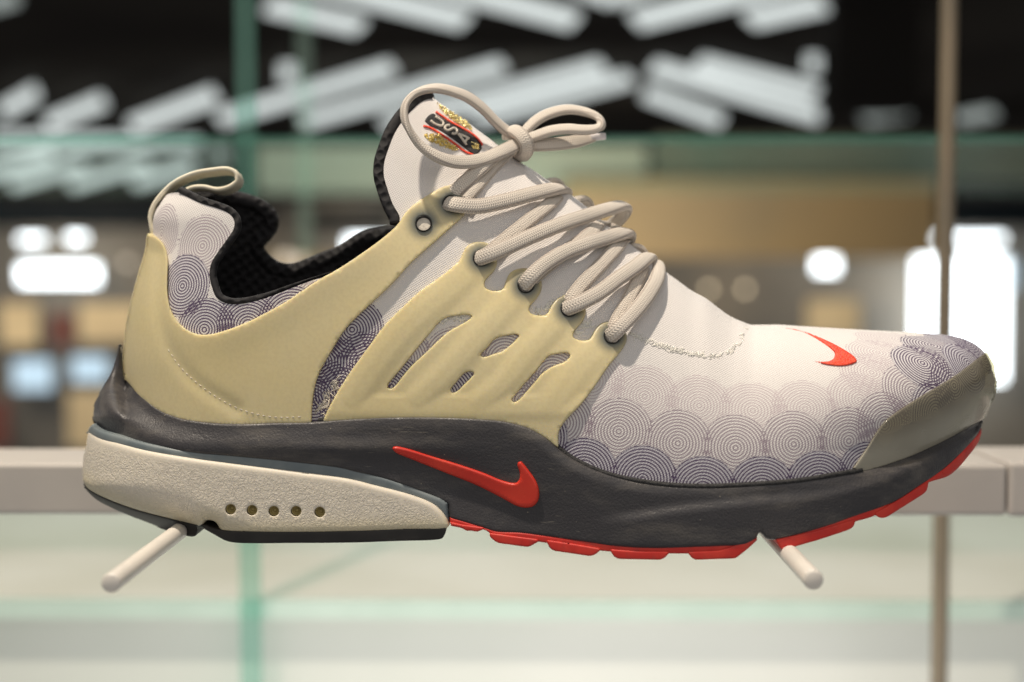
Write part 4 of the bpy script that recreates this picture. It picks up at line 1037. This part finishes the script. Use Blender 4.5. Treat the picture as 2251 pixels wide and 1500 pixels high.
simple('maroon', 'maroon_box', (0.14, 0.05, 0.04), (0.20, 0.07, 0.06), 0.5, 0.8, 3, 0.02)
simple('brown', 'brown_carton', (0.30, 0.20, 0.12), (0.24, 0.16, 0.10), 0.5, 0.8, 3, 0.02)
CEIL = 2.4
YF = 50.0
tag(box('ceiling', (-40, 5.0, CZ + CEIL), (40, YF + 1, CZ + CEIL + .3), 'ceiling'), kind='structure')
tag(box('wall', (-40, YF, CZ - 14), (40, YF + .5, CZ + CEIL - .01), 'hall'), kind='structure')
lampn = 0
def strip_lamp(p0, p1, tk, material, label):
    """ceiling batten seen between two photo points; its four corners are laid on the ceiling plane"""
    global lampn
    lampn += 1; z = CZ + CEIL - 0.06 - 0.012 * lampn
    def onceil(px, py):
        d = np.array([(px - IMW / 2) / FPX, -(py - IMH / 2) / FPX, -1.0]) @ Rm.T
        return C0 + d * ((z - C0[2]) / d[2])
    tk = tk * 0.62
    sl = (p1[1] - p0[1]) / (p1[0] - p0[0])
    if abs(sl) < 0.12: ex, ey = 0.0, tk / 2
    else: ex = tk / (10 * max(abs(sl), .18)); ey = -math.copysign(tk * .4, sl)
    if ey > 0: ex, ey = -ex, -ey
    p0 = (p0[0] + abs(ex) * .6, p0[1] + abs(ex) * .6 * sl); p1 = (p1[0] - abs(ex) * .6, p1[1] - abs(ex) * .6 * sl)
    q = [onceil(p0[0] + ex, p0[1] + ey), onceil(p1[0] + ex, p1[1] + ey), onceil(p1[0] - ex, p1[1] - ey), onceil(p0[0] - ex, p0[1] - ey)]
    V = [tuple(a) for a in q] + [(a[0], a[1], a[2] + 0.05) for a in q]
    F = [(0, 1, 2, 3), (7, 6, 5, 4), (0, 4, 5, 1), (1, 5, 6, 2), (2, 6, 7, 3), (3, 7, 4, 0)]
    return tag(finish('ceiling_light', V, F, material, smooth=False), label, 'ceiling light', 'pale slanted light battens on the black ceiling')
LAMPS = [((585, 18), (800, 66), 44, 'lamp', 'pale ceiling batten at the top, nearest the teal upright'),
         ((640, -42), (1030, 54), 50, 'lamp', 'long pale batten at the top left of centre'),
         ((900, -42), (1270, 54), 50, 'lamp', 'long pale batten at the top centre, sloping down to the right'),
         ((1235, -38), (1345, 8), 34, 'lamp', 'left half of the chevron of battens at the top centre'),
         ((1347, 8), (1460, -38), 34, 'lamp', 'right half of the chevron of battens at the top centre'),
         ((1390, 54), (1800, -46), 50, 'lamp', 'long pale batten at the top, sloping up to the right of centre'),
         ((1640, 52), (1815, 14), 46, 'lamp', 'short pale batten at the top, left of the black column'),
         ((478, 268), (868, 152), 41, 'lamp', 'bright batten crossing the teal upright behind the heel'),
         ((662, 272), (1110, 148), 37, 'lamp', 'bright batten just left of the bow of laces'),
         ((840, 280), (1330, 150), 43, 'lamp', 'bright batten directly behind the left loop of the bow'),
         ((1040, 268), (1390, 175), 37, 'lamp', 'bright batten directly behind the knot of the bow'),
         ((1430, 152), (1812, 262), 45, 'lamp', 'long bright batten falling to the right of the bow'),
         ((1530, 142), (1800, 210), 41, 'lamp', 'bright batten above the long one right of the bow'),
         ((1415, 208), (1590, 272), 41, 'lamp', 'short bright batten closest above the right loop of the bow'),
         ((1772, 145), (1802, 145), 40, 'lamp', 'small square ceiling lamp left of the black column'),
         ((615, 165), (650, 165), 44, 'lamp', 'small square ceiling lamp right of the teal upright'),
         ((1895, 268), (1995, 250), 28, 'lamp_dim', 'faint short batten left of the brown post'),
         ((2100, 268), (2190, 250), 30, 'lamp_dim', 'faint short batten right of the brown post'),
         ((0, 252), (84, 205), 46, 'lamp', 'pale batten at the left border of the picture'),
         ((100, 278), (232, 224), 44, 'lamp', 'second pale batten from the left border'),
         ((285, 284), (478, 212), 48, 'lamp', 'third pale batten from the left border, beside the teal upright'),
         ((-60, 395), (120, 345), 38, 'lamp', 'faint far batten at the left border, lower row'),
         ((20, 412), (190, 362), 34, 'lamp', 'faint far batten second from the left, lower row'),
         ((150, 412), (330, 358), 34, 'lamp', 'faint far batten third from the left, lower row'),
         ((290, 408), (430, 364), 34, 'lamp', 'faint far batten just above the pull loop, lower row'),
         ((-20, 330), (440, 318), 22, 'lamp', 'thin faint crosswise batten above the lower row at left'),
         ((-20, 300), (300, 312), 14, 'lamp', 'thinnest faint crosswise batten at left'),
         ((465, 345), (500, 345), 40, 'lamp_dim', 'faint square lamp at the foot of the teal upright'),
         ((-30, 20), (40, 0), 36, 'lamp_dim', 'faint batten cut by the upper left corner')]
for p0, p1, tk, mm, lb in LAMPS: strip_lamp(p0, p1, tk, mm, lb)
tag(pxbox('column', 1832, 2030, -200, 240, 12.0, 0.6, 'ceiling'), 'black column hanging at the upper right, left of the post', 'column')
def far(name, x0, x1, y0, y1, mm, label, cat, depth=None, thick=0.3, group=None):
    return tag(pxbox(name, x0, x1, y0, y1, (YF - 1.0) if depth is None else depth, thick, mm), label, cat, group)
far('fascia', -700, 540, 428, 500, 'navy', 'dark blue fascia above the windows on the left', 'fascia', 48.0)
far('fascia', 680, 860, 470, 505, 'navy', 'dark blue fascia seen through the ankle opening', 'fascia', 48.0)
far('fascia', 1760, 2900, 440, 500, 'navy', 'dark blue fascia above the windows on the right', 'fascia', 48.0)
far('soffit', 1240, 2060, 392, 566, 'wood', 'warm brown wooden soffit behind the laces', 'soffit', 20.0, 1.0)
far('soffit', 566, 1420, 322, 420, 'sage', 'pale grey-green soffit behind the tongue', 'soffit', 20.6, 1.0)
far('soffit', 1440, 2700, 300, 388, 'moss', 'dark green-brown soffit above the wooden one', 'soffit', 20.4, 1.0)
def window(x0, x1, y0, y1, bar, mm, label):
    e = bpy.data.objects.new('window', None); col.objects.link(e)
    c = W((x0 + x1) / 2, y1, YF - 2.0); e.location = c.tolist()
    def sub(n, a, b, c_, d, dep, th, m_):
        q0 = W(a, d, dep) - c; q1 = W(b, c_, dep) - c
        return box(n, (q0[0], q0[1], q0[2]), (q1[0], q1[1] + th, q1[2]), m_, e)
    if bar:
        sub('pane', x0, x1, y0, bar - 4, YF - 2.0, .1, mm); sub('pane', x0, x1, bar + 4, y1, YF - 2.0, .1, mm)
        sub('window_bar', x0 - 4, x1 + 4, bar - 3, bar + 3, YF - 2.1, .1, 'navy')
    else: sub('pane', x0, x1, y0, y1, YF - 2.0, .1, mm)
    tag(e, label, 'window', 'bright windows of the far hall')
window(42, 96, 520, 534, None, 'window', 'small left light of the window band left of the heel')
window(148, 186, 516, 532, None, 'window', 'small right light of the window band left of the heel')
window(42, 214, 582, 624, None, 'window', 'wide bright window left of the heel')
window(30, 112, 792, 858, None, 'window_dim', 'lower left pale blue window beside the heel')
window(158, 236, 785, 838, None, 'window_dim', 'pale blue window touching the heel at left')
window(2006, 2208, 518, 532, None, 'window', 'narrow bright fanlight over the tall window at right')
window(2010, 2214, 566, 838, None, 'window', 'tall bright window above the toe at right')
window(2150, 2232, 570, 640, None, 'window_dim', 'bluish pane at the right edge of the tall window')
window(1792, 1842, 562, 600, None, 'window', 'small bright window between the laces and the tall window')
window(762, 860, 522, 600, None, 'window', 'bright window seen through the ankle opening of the shoe')
window(0, 150, 1900, 1901, None, 'window_dim', 'x') if False else None
far('shelf_box', 0, 80, 668, 760, 'sand', 'tan block on the far shelf at the left border', 'box', 47.5)
far('shelf_box', 112, 158, 690, 760, 'maroon', 'maroon block on the far shelf beside the heel', 'box', 47.5)
far('shelf_box', 175, 300, 668, 752, 'sand', 'bright sand block on the far shelf touching the heel', 'box', 47.4)
far('shelf_box', 150, 300, 862, 985, 'sand', 'sand block behind the heel flange, above the rail', 'box', 47.5)
far('shelf_box', -40, 16, 880, 985, 'maroon', 'maroon block above the rail at the left border', 'box', 47.5)
far('shelf_box', 1775, 1890, 660, 740, 'sand', 'sand block over the red toe tick', 'box', 47.5)
far('shelf_box', 590, 745, 560, 640, 'sand', 'sand block seen through the ankle opening', 'box', 47.4)
def bulb(px, py, rpx, mm, label):
    c = W(px, py, 40.0); r = rpx * (40 + D) / FPX; V, F = [], []; N, K = 12, 7
    for i in range(K + 1):
        for k in range(N):
            ph = math.pi * i / K; V.append((c[0] + r * math.sin(ph) * math.cos(k / N * 6.2832), c[1] + r * math.sin(ph) * math.sin(k / N * 6.2832), c[2] + r * math.cos(ph)))
    for i in range(K):
        for k in range(N): F.append((i * N + k, i * N + (k + 1) % N, (i + 1) * N + (k + 1) % N, (i + 1) * N + k))
    tag(finish('hanging_bulb', V, F, mm), label, 'bulb', 'warm bulbs of the far hall')
for bx_, by_, br_, mm_, lb_ in [(572, 365, 7, 'bulb_soft', 'warm bulb between the pull loop and the teal upright'), (602, 368, 7, 'bulb_soft', 'warm bulb right of the pull loop, on the teal upright'),
                               (640, 415, 9, 'bulb_soft', 'warm bulb lowest right of the pull loop'), (628, 572, 16, 'bulb_soft', 'large warm bulb inside the ankle opening'), (660, 575, 12, 'bulb_soft', 'second warm bulb inside the ankle opening'),
                               (1452, 352, 8, 'bulb', 'amber bulb right of the bow'), (1636, 360, 8, 'bulb_soft', 'pale bulb above the wooden soffit'),
                               (1558, 636, 7, 'bulb', 'amber bulb left of a pair above the toe'), (1638, 636, 7, 'bulb', 'amber bulb right of a pair above the toe'), (280, 578, 9, 'bulb_soft', 'dim warm bulb at the back of the heel')]:
    bulb(bx_, by_, br_, mm_, lb_)
